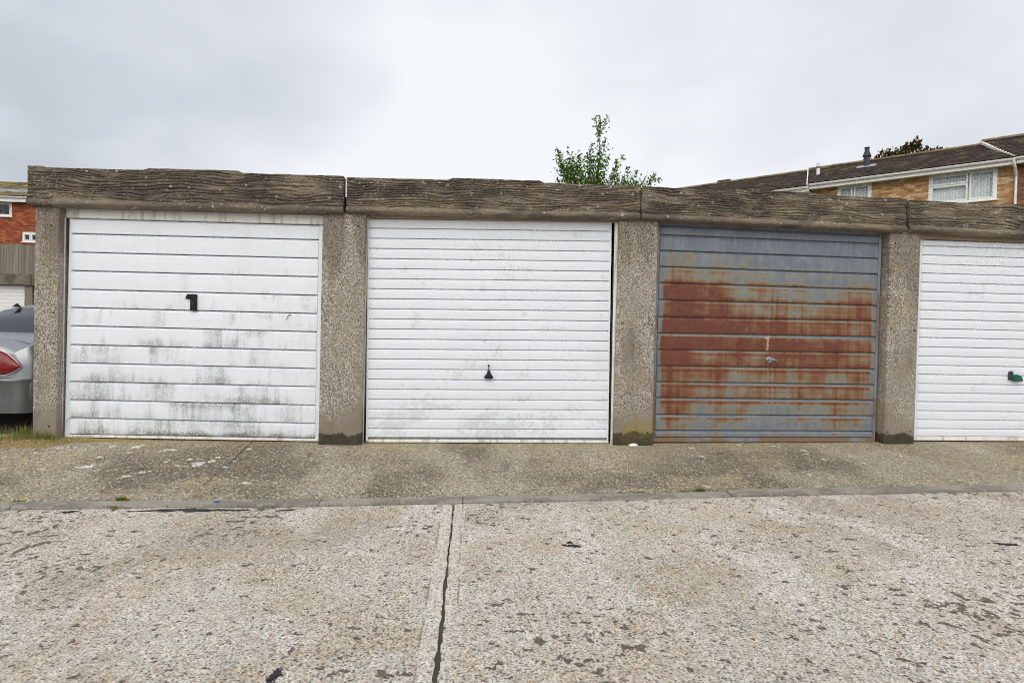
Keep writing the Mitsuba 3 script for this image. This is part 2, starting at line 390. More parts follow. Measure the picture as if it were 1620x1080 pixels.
def rust_fn(p, n, uv):
    """Galvanised sheet rusting panel by panel: uv.y = panel number + place down the panel."""
    x = uv.x
    row = dr.floor(uv.y); lv = uv.y - row
    z = p.z
    s = (x - 1.79) / 2.20
    # how far each panel has gone
    def pick(vals):
        out = mi.Float(0)
        for i, v in enumerate(vals):
            out = dr.select(dr.abs(row - i) < 0.5, mi.Float(v), out)
        return out
    lvl = pick([-0.85, -0.72, -0.46, -0.26, -0.02, 0.20, 0.60, 0.74, 0.40, 0.10, 0.06, -0.08, -0.20, -0.16])
    left = pick([0, 0, 0.22, 0.42, 0.80, 0.55, 0.45, 0.35, 0.55, 0.42, 0.50, 0.42, 0.30, 0.10])
    right = pick([0, 0, 0.02, 0.16, 0.12, 0.14, -0.08, -0.12, 0.08, 0.06, 0.16, 0.10, 0.10, -0.1])
    topb = pick([0, 0, 0.0, 0.18, 0.15, 0.10, 0.10, -0.25, 0.30, 0.48, 0.40, 0.50, 0.42, 0.35])
    botb = pick([0, 0.08, 0.34, 0.52, 0.50, 0.42, 0.20, 0.20, 0.25, -0.05, 0.15, 0.0, -0.1, -0.2])
    lf = smoothstep(0.30, 0.06, s + 0.10 * (noise(row * 3.7, 1) - 0.5)) + 0.45 * smoothstep(0.085, 0.05, dr.abs(s - 0.285)) * pick([0, 0, 1, 1, .8, .5, 0, 0, 0, 0.2, 0, 0, 0, 0])
    rf = smoothstep(0.55, 0.95, s)
    c = lvl + left * lf + right * rf
    c = c + topb * smoothstep(0.46, 0.20, lv) + botb * smoothstep(0.70, 0.96, lv)
    vert = fbm(x * 40, z * 1.3 + row * 0.15, 2, 3)
    hor = fbm(x * 2.8 + row * 7, z * 60, row + 3, 3)
    blot = fbm(x * 5 + 13, z * 4.4, 8, 4)
    c = c + 0.70 * (vert - 0.5) + 0.34 * (hor - 0.5) + 1.05 * (blot - 0.5) + 0.35 * (fbm(x * 14 + row * 9, z * 16, 4, 3) - 0.5)
    c = c + 0.12 * (noise(x * 150, z * 150) - 0.5)
    # the folded head of each panel has kept its zinc
    c = c - pick([0, 0, .2, .3, .3, .3, .4, .7, .5, .6, .7, .8, .8, .8]) * smoothstep(0.150, 0.115, lv + 0.03 * (hor - 0.5))
    # the outer hems are still zinc
    hem = smoothstep(0.004, 0.03, s + 0.02 * (blot - 0.5)) * smoothstep(0.998, 0.970, s + 0.02 * (blot - 0.5))
    c = c * hem - 0.5 * (1 - hem)
    zinc = mix((0.128, 0.150, 0.190), (0.190, 0.212, 0.252), fbm(x * 9, z * 14, 3, 3))
    zinc = zinc * (0.84 + 0.32 * fbm(x * 60, z * 8, 4, 2))
    stain = mix((0.185, 0.165, 0.105), (0.24, 0.23, 0.185), vert)
    orange = mix((0.215, 0.082, 0.032), (0.200, 0.115, 0.052), vert)
    red = mix((0.110, 0.030, 0.020), (0.165, 0.050, 0.026), fbm(x * 12, z * 18, 6, 3))
    red = red * (0.80 + 0.4 * noise(x * 70, z * 70))
    col = mix(zinc, stain, 0.85 * smoothstep(-0.42, 0.0, c))
    col = mix(col, orange, 0.92 * smoothstep(-0.02, 0.34, c))
    col = mix(col, red, smoothstep(0.26, 0.74, c))
    # pale dribble of old paint above the handle
    sm = smoothstep(0.016, 0.006, dr.abs(x - 2.885 - 0.10 * (z - 0.98) + 0.010 * (noise(z * 40, 2) - 0.5)) + 0.05 * dr.maximum(0.99 - z, 0)) * smoothstep(0.90, 0.95, z) * smoothstep(1.10, 1.075, z)
    sm = dr.maximum(sm, smoothstep(0.045, 0.03, dr.abs(x - 2.89) + 0.02 * noise(x * 120, z * 60)) * smoothstep(0.012, 0.006, dr.abs(z - 1.062)))
    return mix(col, mi.Color3f(0.50, 0.45, 0.38), 0.7 * sm * smoothstep(0.2, 0.5, noise(x * 140, z * 90)))


mat('rusty_zinc', proc(rust_fn), 0.55, 0.4, lambda p, n, uv: 0.0012 * noise(p.x * 90, p.z * 90) + 0.003 * noise(p.x * 6, p.z * 9), 1.0, 2e-3)
mat('zinc_rail', proc(lambda p, n, uv: mix((0.20, 0.215, 0.25), (0.20, 0.13, 0.085), smoothstep(0.42, 0.68, fbm(p.x * 5, p.z * 5, 2, 3) + 0.3 * smoothstep(1.2, 0.1, p.z) - 0.1))), 0.55, 0.4)
mat('galvanised', (0.22, 0.225, 0.235), 0.6, 0.4)  # raw steel tone, kept grey so the white doors' grooves look more shaded
mat('black_plastic', (0.010, 0.010, 0.012), 0.55, 0.22)
mat('green_plastic', (0.004, 0.095, 0.065), 0.3, 0.5)
mat('chrome', (0.42, 0.43, 0.45), 0.30, 0.5, metallic=0.9)
mat('hole_shade', (0.05, 0.042, 0.035), 0.8, 0.2)  # near-black colour standing for the shade inside the bolt holes
mat('roof_sheet', (0.16, 0.155, 0.145), 0.9, 0.2)
mat('wall_concrete', proc(lambda p, n, uv: mix((0.25, 0.23, 0.20), (0.16, 0.145, 0.12), fbm(p.x * 2 + p.y * 2, p.z * 2, 1, 4)) * (0.7 + 0.6 * noise(p.x * 90 + p.y * 90, p.z * 90))), 0.9, 0.2)

# ------------------------------------------------------------------ materials: backdrop
scene['vcol_brick'] = {'type': 'twosided', 'bsdf': {'type': 'principled', 'base_color': {'type': 'mesh_attribute', 'name': 'vertex_color'}, 'roughness': 0.9, 'specular': 0.2}}
scene['vcol_tile'] = scene['vcol_brick']
mat('mortar', proc(lambda p, n, uv: mix((0.42, 0.36, 0.27), (0.30, 0.25, 0.19), fbm(p.x * 9 + p.y * 9, p.z * 9, 1, 2))), 0.9, 0.2)
mat('upvc', (0.78, 0.78, 0.77), 0.35, 0.45)
mat('upvc_soffit', proc(lambda p, n, uv: mix((0.70, 0.68, 0.63), (0.56, 0.53, 0.47), fbm(p.x * 3 + p.y * 3, p.z * 3, 1, 3))), 0.5, 0.4)
mat('blind_fabric', proc(lambda p, n, uv: mix((0.72, 0.79, 0.80), (0.60, 0.69, 0.71), noise(p.x * 9 + p.y * 9, p.z * 3))), 0.8, 0.2)
scene['glass'] = {'type': 'thindielectric', 'int_ior': 1.5}
mat('lead', proc(lambda p, n, uv: mix((0.22, 0.24, 0.27), (0.33, 0.35, 0.38), noise(p.x * 4 + p.y * 4, p.z * 6))), 0.6, 0.4)
mat('flue_metal', proc(lambda p, n, uv: mix((0.032, 0.035, 0.045), (0.06, 0.063, 0.075), noise(p.x * 12 + p.y * 12, p.z * 9))), 0.55, 0.4)
mat('fence_timber', proc(lambda p, n, uv: mix((0.30, 0.265, 0.21), (0.17, 0.155, 0.13), fbm(p.x * 22, p.z * 1.2, 2, 4)) * (0.75 + 0.5 * cell_rand(p.x * 10.5, 3))), 0.9, 0.15)
mat('bark', proc(lambda p, n, uv: mix((0.10, 0.08, 0.06), (0.17, 0.14, 0.11), noise(p.x * 30 + p.y * 30, p.z * 8))), 0.9, 0.2)


def leaf_mat(name, a, b, trans):
    scene[name] = {'type': 'principledthin', 'base_color': proc(lambda p, n, uv: mix(a, b, cell_rand(p.x * 17, p.y * 17, p.z * 17))), 'roughness': 0.5, 'eta': 1.4, 'diff_trans': trans}


leaf_mat('leaf_green', (0.075, 0.155, 0.026), (0.14, 0.245, 0.045), 0.8)
leaf_mat('leaf_brown', (0.062, 0.055, 0.018), (0.105, 0.085, 0.028), 0.5)
leaf_mat('grass_blade', (0.12, 0.20, 0.03), (0.30, 0.28, 0.09), 0.6)
mat('car_paint', (0.30, 0.315, 0.34), 0.30, 0.5, metallic=0.75, clearcoat=0.8)
mat('car_glass', (0.014, 0.017, 0.024), 0.10, 0.18)
mat('lamp_red', (0.20, 0.005, 0.008), 0.15, 0.35, clearcoat=0.6)
mat('lamp_clear', (0.62, 0.56, 0.55), 0.15, 0.5)
mat('rubber', (0.02, 0.02, 0.02), 0.85, 0.2)
mat('paper', (0.80, 0.80, 0.80), 0.8, 0.2)
mat('blue_plastic', (0.02, 0.10, 0.45), 0.5, 0.4)
mat('dead_leaf', (0.035, 0.03, 0.026), 0.8, 0.2)

# ------------------------------------------------------------------ the ground
FX = [-60, -4.5, -3.8, -1.2, 1.5, 4.2, 7.0, 60]
FZ = [-0.02, 0.0, 0.0, -0.014, 0.014, 0.055, 0.09, 0.09]
KX = [-60, -3.0, -1.4, 0.0, 1.1, 2.4, 3.9, 6.0, 60]
KZ = [-0.075, -0.075, -0.064, -0.047, -0.030, -0.002, 0.018, 0.03, 0.03]


def zf(x): return np.interp(x, FX, FZ)
def zk(x): return np.interp(x, KX, KZ)
def yk(x): return np.interp(x, [-60, -3.0, -1.0, 4.2, 60], [-1.62, -1.62, -1.58, -1.40, -1.40])


def apron_z(x, y):
    t = np.clip(y / yk(x), -0.15, 1)
    return zf(x) * (1 - t) + zk(x) * t


def road_z(x, y):
    return zk(x) * np.interp(y, [-30, -6, -1.5], [0.3, 0.6, 1.0]) - 0.020 - 0.012 * np.clip((-1.7 - y) / 2, 0, 1)


def nz(x, y, f, s=0):
    return meshkit.fbm(np.stack([x * f, y * f, np.zeros_like(x) + s], -1), 3) - 0.5


def sheet(X, Y, Z):
    h, w = X.shape
    v = np.stack([X, Y, Z], -1).reshape(-1, 3)
    i = (np.arange(h - 1)[:, None] * w + np.arange(w - 1)).ravel()
    return trimesh.Trimesh(v, np.vstack([np.stack([i, i + 1, i + w + 1], 1), np.stack([i, i + w + 1, i + w], 1)]), process=False)


def structure(name, mesh, m, smooth=False, label=None):
    k = put(name, mesh, m, smooth=smooth)
    labels[k] = {'label': label, 'category': name.replace('_', ' '), 'kind': 'structure'}
    return k


gx = np.unique(np.concatenate([[-4.42, -4.34, -4.3], np.linspace(-400, -40, 13), np.linspace(-40, 40, 81), np.linspace(40, 400, 13)]))
gy = np.unique(np.concatenate([[-1.62, -1.56], np.linspace(-400, -30, 12), np.linspace(-30, 40, 71), np.linspace(40, 500, 14)]))
X, Y = np.meshgrid(gx, gy)
t = np.clip((Y + 0.35 * np.maximum(X, 0) - 13.5) / 2.0, 0, 1)
land = -0.16 + 2.16 * t * t * (3 - 2 * t)
land = land + 0.125 * ((X < -4.32) & (Y > -1.6) & (Y < 8))
structure('ground', sheet(X, Y, land), 'land', True, 'dark ground beyond the garages, rising to the houses behind')

ax = np.unique(np.concatenate([np.linspace(-4.35, 7.2, 232), [9, 12, 16]]))
ty = np.linspace(-0.14, 1.0, 44)
X, TT = np.meshgrid(ax, ty)
Y = TT * yk(X) + 0.004
Y = np.where(TT >= 1, yk(X) + 0.006, Y)
Z = apron_z(X, Y) + 0.012 * nz(X, Y, 1.7) + 0.005 * nz(X, Y, 7, 3)
Z = np.where(TT > 0.985, Z - 0.006, Z)
structure('apron', sheet(X, Y, Z)if False else trimesh.Trimesh(sheet(X, Y, Z).vertices, sheet(X, Y, Z).faces[:, ::-1], process=False), 'apron_concrete', True, 'brown gritty concrete apron in front of the garage doors')

# kerb stones laid flush along the apron edge
structure_kerb = key_for('kerb')
labels[structure_kerb] = {'label': 'flush grey concrete kerb strip between apron and road', 'category': 'kerb', 'kind': 'structure'}
xs = np.arange(-7.35, 13, 0.915)
for i, x0 in enumerate(xs):
    mb = MB(); x1 = x0 + 0.915 - 0.005
    cols = np.linspace(x0, x1, 26); rings = []
    dz = rng.normal(0, 0.0025)
    for x in cols:
        j = 0.016 * nz(np.array([x]), np.array([1.0]), 9, 3)[0]
        j2 = 0.022 * nz(np.array([x]), np.array([4.0]), 11, 5)[0]
        z = zk(x) + 0.003 + dz; y = yk(x)
        rings.append([(x, y + j, z - 0.004), (x, y - 0.008 + j, z), (x, y - 0.10 + j2, z - 0.004), (x, y - 0.112 + j2, z - 0.014), (x, y - 0.112 + j2, z - 0.20), (x, y + j, z - 0.20)])
    mb.loft(rings)
    put('kerb_stone', mb, 'kerb_concrete', structure_kerb)

# two road slabs with an open joint between them
road = key_for('road')
labels[road] = {'label': 'pale weathered concrete road of two slabs in the foreground', 'category': 'road', 'kind': 'structure'}
for side in (-1, 1):
    a = np.concatenate([np.linspace(0, 4.6, 150), np.geomspace(4.7, 40, 24)])
    b = np.concatenate([np.linspace(0, 3.0, 100), np.geomspace(3.06, 24, 24)])
    A, B = np.meshgrid(a, b)
    X = side * A - 0.091
    Y = yk(X) - 0.116 - B
    edge = np.exp(-A / 0.03) * side * (0.005 + 0.014 * np.clip(nz(X * 0, Y, 16, 2 + side), -.2, .35) + 0.010 * np.clip(nz(X * 0, Y, 60, 7 + side), -.3, .3) + 0.004 * np.clip((-2.6 - Y), 0, 1))
    Z = road_z(X, Y) + 0.014 * nz(X, Y, 1.1, 5) + 0.004 * nz(X, Y, 8, 6) - 0.006 * np.exp(-A / 0.012)
    m = sheet(X + edge, Y, Z)
    # turn the joint face down
    v = np.array(m.vertices); w = X.shape[1]
    lip = np.arange(X.shape[0]) * w
    low = v[lip] + [0, 0, -0.08]
    n0 = len(v); v2 = np.vstack([v, low]); f2 = list(map(tuple, m.faces if side < 0 else m.faces))
    for k in range(len(lip) - 1):
        f2 += [(lip[k], lip[k + 1], n0 + k + 1), (lip[k], n0 + k + 1, n0 + k)]
    m = trimesh.Trimesh(v2, np.array(f2), process=False)
    put('slab', m, 'road_concrete', road, smooth=40)
yy = np.linspace(-1.69, -14, 420)
X, Y = np.meshgrid(np.linspace(-0.16, -0.02, 9), yy)
Z = road_z(X, Y) - 0.024 + 0.030 * nz(X, Y, 40, 8) + 0.010 * np.clip((-2.6 - Y) / .6, 0, 1) + 0.018 * np.clip(nz(X * 0, Y, 3.1, 12), -.1, .4)
put('joint_fill', sheet(X, Y, Z), 'joint_dirt', road, smooth=True)


def blob(cx, cy, rx, ry, seed, zfn, lift=0.004, ang=0.0, thick=0.0, n=22, rough=0.55):
    """A low irregular crust lying on the surface zfn."""
    g = np.random.default_rng(seed)
    th = np.arange(n) * 2 * math.pi / n
    rr = 1 + rough * (sum(g.normal(0, 1 / (k + 1)) * np.cos(k * th + g.uniform(0, 6.28)) for k in range(1, 6)) * 0.45)
    rr = np.clip(rr * (1 + rough * 0.45 * g.normal(0, 1, n)), 0.2, 2.0)
    px, py = rx * rr * np.cos(th), ry * rr * np.sin(th)
    x = cx + px * math.cos(ang) - py * math.sin(ang); y = cy + px * math.sin(ang) + py * math.cos(ang)
    rim = np.stack([x, y, zfn(x, y) + lift], -1)
    inn = np.stack([cx + (x - cx) * .6, cy + (y - cy) * .6, zfn(cx + (x - cx) * .6, cy + (y - cy) * .6) + lift + thick], -1)
    foot = rim - [0, 0, lift + 0.004]
    v = np.vstack([foot, rim, inn, [[cx, cy, zfn(np.array([cx]), np.array([cy]))[0] + lift + thick]]])
    f = []
    for k in range(n):
        j = (k + 1) % n
        f += [(k, j, n + j), (k, n + j, n + k), (n + k, n + j, 2 * n + j), (n + k, 2 * n + j, 2 * n + k), (2 * n + k, 2 * n + j, 3 * n)]
    return v, f


def az_s(x, y): return apron_z(x, y) + 0.012 * nz(x, y, 1.7) + 0.005 * nz(x, y, 7, 3)
def rz_s(x, y): return road_z(x, y) + 0.014 * nz(x, y, 1.1, 5) + 0.004 * nz(x, y, 8, 6)


spots = [(-3.07, -.22), (-2.82, -.39), (-3.47, -.24), (-2.55, -.27), (-3.54, -.43), (-3.43, -.9), (-3.16, -.89), (-2.92, -.84), (-2.88, -.82), (-2.67, -.92), (-2.46, -1.07), (-2.41, -.97), (-3.08, -.16), (-2.88, -.18), (-2.96, -.55),
         (-2.37, -.93), (-2.38, -.67), (-2.25, -.77), (-2.24, -.59), (-2.12, -.75), (-2.12, -.7), (-2.05, -.63), (-2.05, -.51), (-1.92, -.19), (-1.76, -.49), (-1.57, -1.23), (-1.88, -.8), (-1.88, -.62), (2.03, -.47), (3.08, -.26), (3.03, -.4),
         (3.06, -.6), (3.39, -.49), (3.33, -.74), (3.86, -.47), (4.82, -.18), (4.76, -.29), (1.71, -1.40), (2.63, -1.11), (2.08, -.12), (2.57, -.02), (3.4, -.05), (2.9, -.06)]
mb = MB()
for i, (x, y) in enumerate(spots):
    r = 0.010 + 0.018 * rng.random()
    if x < 0 and rng.random() < 0.3:
        r *= 1.6
    mb.add(*blob(x, y, r * 1.25, r * 0.95, 100 + i, az_s, 0.0025, rng.uniform(0, 3)))
    for q in range(rng.integers(0, 4)):
        mb.add(*blob(x + rng.normal(0, .07), y + rng.normal(0, .05), r * .3, r * .25, 300 + i * 5 + q, az_s, 0.002))
k = put('white_spots', mb, 'dropping', 'apron')
labels[k] = {'label': 'small dried white droppings scattered on the apron', 'kind': 'stuff'}

for i, (x, y, rx, ry, an) in enumerate([(-1.74, -1.765, .20, .020, .03), (-1.45, -1.762, .07, .012, 0), (-1.11, -1.765, .04, .008, .2), (-2.39, -1.785, .035, .012, .3), (0.572, -2.432, .022, .013, -.5), (0.545, -2.385, .013, .010, 0), (0.515, -2.42, .009, .007, 0), (0.535, -2.43, .010, .006, .4), (2.90, -2.52, .040, .012, -.2), (-0.61, -3.55, .012, .026, -.2)]):
    mb = MB(); mb.add(*blob(x, y, rx, ry, 40 + i, rz_s, 0.004, an, 0.002, n=46, rough=1.0))
    put('tar_patch', mb, 'tar', road)

# silt heap at the foot of the first post
X, Y = np.meshgrid(np.linspace(-4.33, -2.9, 60), np.linspace(-0.75, 0.30, 40))
e = np.exp(-(((X + 3.95) / 0.42) ** 2 + ((Y + 0.02) / 0.26) ** 2)) + 0.55 * np.exp(-(((X + 3.3) / 0.5) ** 2 + ((Y - 0.06) / 0.10) ** 2))
Z = az_s(X, Y) - 0.016 + 0.045 * np.clip(e + 0.35 * nz(X, Y, 6, 4), 0, 1.2)
m = sheet(X, Y, Z)
structure('soil', m, 'silt', True, 'orange brown soil washed up against the first garage post')

# ------------------------------------------------------------------ the row of garages
garage_group = 'lock-up garages in the front row'
G = [thing('lock_up_garage', 'lock-up garage with a mould-streaked white door of wide panels and a flag-shaped black handle', 'garage', garage_group),
     thing('lock_up_garage', 'lock-up garage with a clean narrow-ribbed white door and a black bell-shaped handle', 'garage', garage_group),
     thing('lock_up_garage', 'lock-up garage with a rust-stained grey metal door', 'garage', garage_group),
     thing('lock_up_garage', 'lock-up garage with a narrow-ribbed white door and a green handle', 'garage', garage_group)]


def post(parent, x0, x1, ztop, holes, foot=-0.15):
    c = 0.014
    prof = [(x0, 0.24), (x0, c), (x0 + c * .35, c * .35), (x0 + c, 0), (x1 - c, 0), (x1 - c * .35, c * .35), (x1, c), (x1, 0.24)]
    mb = MB(); rings = []
    for z in (foot, 0.03, 0.3, 0.8, 1.4, ztop - 0.02, ztop):
        w = 0.0015 * math.sin(z * 5 + x0)
        rings.append([(x + w, y, z) for x, y in prof])
    mb.loft([r[::-1] for r in rings])
    k = put('post', mb, 'post_aggregate', parent, smooth=35)
    for hx, hz in holes:  # flat dark discs painted in place of shaded open holes
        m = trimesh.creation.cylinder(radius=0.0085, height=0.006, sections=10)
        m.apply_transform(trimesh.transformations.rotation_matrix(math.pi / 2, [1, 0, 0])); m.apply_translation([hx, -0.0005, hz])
        put('bolt_hole', m, 'hole_shade', k)
    return k


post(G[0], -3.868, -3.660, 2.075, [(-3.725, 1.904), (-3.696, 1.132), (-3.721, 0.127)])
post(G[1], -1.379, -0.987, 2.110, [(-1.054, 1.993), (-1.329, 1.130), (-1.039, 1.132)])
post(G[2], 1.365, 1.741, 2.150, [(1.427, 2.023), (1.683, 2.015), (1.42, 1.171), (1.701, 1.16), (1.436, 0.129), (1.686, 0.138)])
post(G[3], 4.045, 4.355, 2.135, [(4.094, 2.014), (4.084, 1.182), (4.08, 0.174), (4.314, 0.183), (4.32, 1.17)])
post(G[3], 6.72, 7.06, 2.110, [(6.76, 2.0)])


def lintel(parent, x0, x1, zb0, zb1, zt0, zt1, ra, rb, rise, seed, knob=None):
    nx, ny = int((x1 - x0) / 0.0060), 92
    x = np.linspace(x0, x1, nx)
    u = (x - x0) / (x1 - x0)
    zb = zb0 + (zb1 - zb0) * u
    zt = zt0 + (zt1 - zt0) * u
    zt = zt + rise * np.clip(np.minimum((x - ra) / 0.05, (rb - x) / 0.05), 0, 1)
    if knob is not None:
        zt = zt + 0.012 * np.clip((knob - x) / 0.03, 0, 1)
    zt = zt + 0.006 * nz(x, x * 0, 6, seed) + 0.004 * nz(x, x * 0, 40, seed + 1)
    tt = np.linspace(0, 1, ny)
    X = np.tile(x, (ny, 1))
    Zt, Zb = np.tile(zt, (ny, 1)), np.tile(zb + 0.052, (ny, 1))
    Z = Zt + (Zb - Zt) * tt[:, None]
    # carved wood grain: warped ridges that run along the plank and fan out round knots
    h = Z - Zb
    wz = h + 0.085 * (meshkit.fbm(np.stack([X * 1.9 + seed * 5, h * 4, X * 0 + seed], -1), 3) - 0.5) + 0.022 * (meshkit.fbm(np.stack([X * 6.5 + seed, h * 9, X * 0 + 3], -1), 2) - 0.5)
    ph = wz / 0.0245 + 1.5 * meshkit.noise(np.stack([X * 3.1 + seed, wz * 16, X * 0 + 5 + seed], -1))
    sub = meshkit.noise(np.stack([X * 5.5 + seed * 2.7, wz * 30, X * 0 + seed], -1), seed=3)
    tri = np.abs((ph % 1.0) * 2 - 1)          # 1 in the bottom of a cut
    cutn = np.clip((tri - 0.52) / 0.40, 0, 1) * np.clip((sub - 0.18) / 0.22, 0, 1)
    n2 = meshkit.noise(np.stack([X * 8 + 1.3 * seed, wz * 85, X * 0 + seed + 9], -1), seed=8)
    deep = 0.015 * cutn + 0.007 * np.clip((1 - np.abs(2 * n2 - 1) - 0.66) / 0.3, 0, 1)
    fade = np.clip(np.minimum(tt[:, None] / 0.03, (1 - tt[:, None]) / 0.03), 0, 1)
    Yf = -0.050 + (deep + 0.004 * nz(X, Z, 14, seed)) * fade
    rows_y = [np.full(nx, 0.05), np.full(nx, -0.040), *Yf]
    rows_z = [zt - 0.002, zt - 0.0, *Z]
    j = 0.003 * nz(x, x * 0 + 2, 12, seed + 4)
    for dy, dz in ((-0.062, 0.046), (-0.067, 0.034), (-0.066, 0.020), (-0.058, 0.008), (-0.044, 0.0), (0.05, 0.0)):
        rows_y.append(np.full(nx, dy) + j); rows_z.append(zb + dz + j)
    RY, RZ = np.array(rows_y), np.array(rows_z)
    RX = np.tile(x, (len(RY), 1))
    # soften the two ends of the plank
    endd = np.minimum(RX - x0, x1 - RX)
    RY = RY + np.where(RY < 0, 0.012 * np.exp(-(endd / 0.007) ** 2), 0)
    m = sheet(RX, RY, RZ)
    v = np.array(m.vertices); f = list(map(tuple, m.faces[:, ::-1])); w = nx; hgt = len(RY)
    for c in (0, nx - 1):
        ring = [r * w + c for r in range(hgt)]
        ctr = len(v); v = np.vstack([v, [[x[c], 0.0, (zt[c] + zb[c]) / 2]]])
        for r in range(hgt):
            a, b = ring[r], ring[(r + 1) % hgt]
            f.append((a, b, ctr) if c == 0 else (b, a, ctr))
    m = trimesh.Trimesh(v, np.array(f), process=False)
    m.invert()
    return put('lintel', m, 'lintel_concrete', parent, smooth=50)


lintel(G[0], -3.905, -1.187, 2.066, 2.100, 2.398, 2.432, -2.93, -2.07, .018, 1, -3.74)
lintel(G[1], -1.162, 1.550, 2.106, 2.143, 2.424, 2.456, -.25, .635, .020, 2)
lintel(G[2], 1.562, 4.172, 2.144, 2.121, 2.451, 2.437, 2.435, 3.27, .018, 3)
lintel(G[3], 4.202, 7.10, 2.128, 2.095, 2.432, 2.375, 5.1, 6.0, .018, 4)


def quad_prism(mb, L, R):
    """Prism between two outlines (lists of points) at the left and right end."""
    mb.loft([L, R])


def panels(door, m, x0, x1, zl, zr, y0, rec, ramp, gap, shear=0.0, ztop=2.1, first_row=0):
    for i in range(len(zl) - 1):
        ends = []
        for x, z in ((x0, zl), (x1, zr)):
            zt, zb = z[i], z[i + 1] + gap
            pts = [(y0 + rec + .010, zt), (y0 + rec, zt), (y0 + 0.0015, zt - ramp), (y0, zt - ramp - .003), (y0 - 0.0015, (zt + zb) / 2), (y0, zb + 0.003), (y0 + 0.002, zb), (y0 + rec + .010, zb)]
            ends.append([(x + shear * (1 - q / ztop), y, q) for y, q in pts])
        mb = MB(); rings = []
        ncol = 9
        bend = rng.normal(0, 0.0012, ncol)
        for c in range(ncol):
            t = c / (ncol - 1)
            ring = np.array(ends[0]) * (1 - t) + np.array(ends[1]) * t
            ring[2:7, 1] += bend[c]
            rings.append(ring)
        mb.loft(rings)
        v = np.vstack(mb.v)
        ul = np.repeat([r[0][0] for r in rings], 8)
        lv = np.array([0, 0.01, .12, .14, .5, .95, .985, .985] * ncol)
        uv = np.stack([v[:, 0], first_row + i + lv], 1)
        put('panel', mb.get(), m, door, uv=uv)


def bar(door, name, m, corners, y0, y1):
    """A rail or stile: corners = 4 (x, z) points round the front face."""
    mb = MB(); c = 0.003
    cx, cz = np.mean([p[0] for p in corners]), np.mean([p[1] for p in corners])
    ins = []
    for x, z in corners:
        ins.append((x + c * np.sign(cx - x), z + c * np.sign(cz - z)))
    mb.loft([[(x, y1, z) for x, z in corners], [(x, y0 + c, z) for x, z in corners], [(x, y0, z) for x, z in ins]])
    m_ = mb.get()
    m_.fix_normals()
    uv = np.stack([m_.vertices[:, 0], np.full(len(m_.vertices), 0.5)], 1)
    return put(name, m_, m, door, uv=uv)


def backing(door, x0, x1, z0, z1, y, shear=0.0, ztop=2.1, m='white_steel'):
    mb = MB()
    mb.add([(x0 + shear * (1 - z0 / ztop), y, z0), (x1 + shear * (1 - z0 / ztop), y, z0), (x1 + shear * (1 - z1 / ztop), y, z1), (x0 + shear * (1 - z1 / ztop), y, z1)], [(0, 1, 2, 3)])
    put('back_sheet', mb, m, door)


def lab(key, text):
    labels[key] = {'label': text}


# --- door 1: wide panels, grimy
g = G[0]; d1 = f'{g}__door'
zl = [1.985, 1.849, 1.683, 1.516, 1.349, 1.184, 1.020, .850, .685, .517, .352, .189, .040]
zr = [2.003, 1.868, 1.697, 1.526, 1.354, 1.185, 1.016, .842, .675, .507, .335, .165, .026]
panels(d1, 'white_steel_dirty', -3.608, -1.432, zl, zr, .086, .020, .013, .0085)
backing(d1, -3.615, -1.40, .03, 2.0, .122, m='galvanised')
sh = lambda z: 0.010 * (z / 2.0 - 1)
bar(d1, 'stile', 'white_steel_dirty', [(-3.650 , .020), (-3.610, .020), (-3.610, 1.985), (-3.630, 1.985)], .087, .13)
bar(d1, 'stile', 'white_steel_dirty', [(-1.430, .004), (-1.385, .004), (-1.385, 2.003), (-1.430, 2.003)], .087, .13)
bar(d1, 'top_rail', 'white_frame', [(-3.668, 1.992), (-1.38, 2.012), (-1.38, 2.100), (-3.668, 2.075)], .080, .14)
bar(d1, 'bottom_rail', 'white_frame', [(-3.646, .017), (-1.385, .003), (-1.385, .026), (-3.646, .040)], .082, .13)
bar(f'{g}__door_frame', 'jamb', 'white_frame', [(-3.674, -.02), (-3.660, -.02), (-3.656, 1.99), (-3.670, 1.99)], .070, .080)
mb = MB()
for pts in ([(-2.562, 1.190), (-2.556, 1.184), (-2.514, 1.184), (-2.508, 1.190), (-2.508, 1.331), (-2.513, 1.336), (-2.557, 1.336), (-2.562, 1.331)],
            [(-2.604, 1.297), (-2.600, 1.291), (-2.564, 1.290), (-2.5625, 1.292), (-2.5625, 1.334), (-2.564, 1.336), (-2.586, 1.336), (-2.591, 1.332)]):
    c0, c1 = np.mean(pts, axis=0)
    mb.loft([[(x, .089, z) for x, z in pts], [(x, .066, z) for x, z in pts], [(x + .004 * np.sign(c0 - x), .061, z + .003 * np.sign(c1 - z)) for x, z in pts]])
m = mb.get(); m.fix_normals()
k = put('handle', m, 'black_plastic', d1); lab(k, 'flag-shaped black plastic handle')
m = trimesh.creation.cylinder(radius=.009, height=.008, sections=14); m.apply_transform(trimesh.transformations.rotation_matrix(math.pi / 2, [1, 0, 0])); m.apply_translation([-2.537, .060, 1.245])
put('lock', m, 'flue_metal', d1)

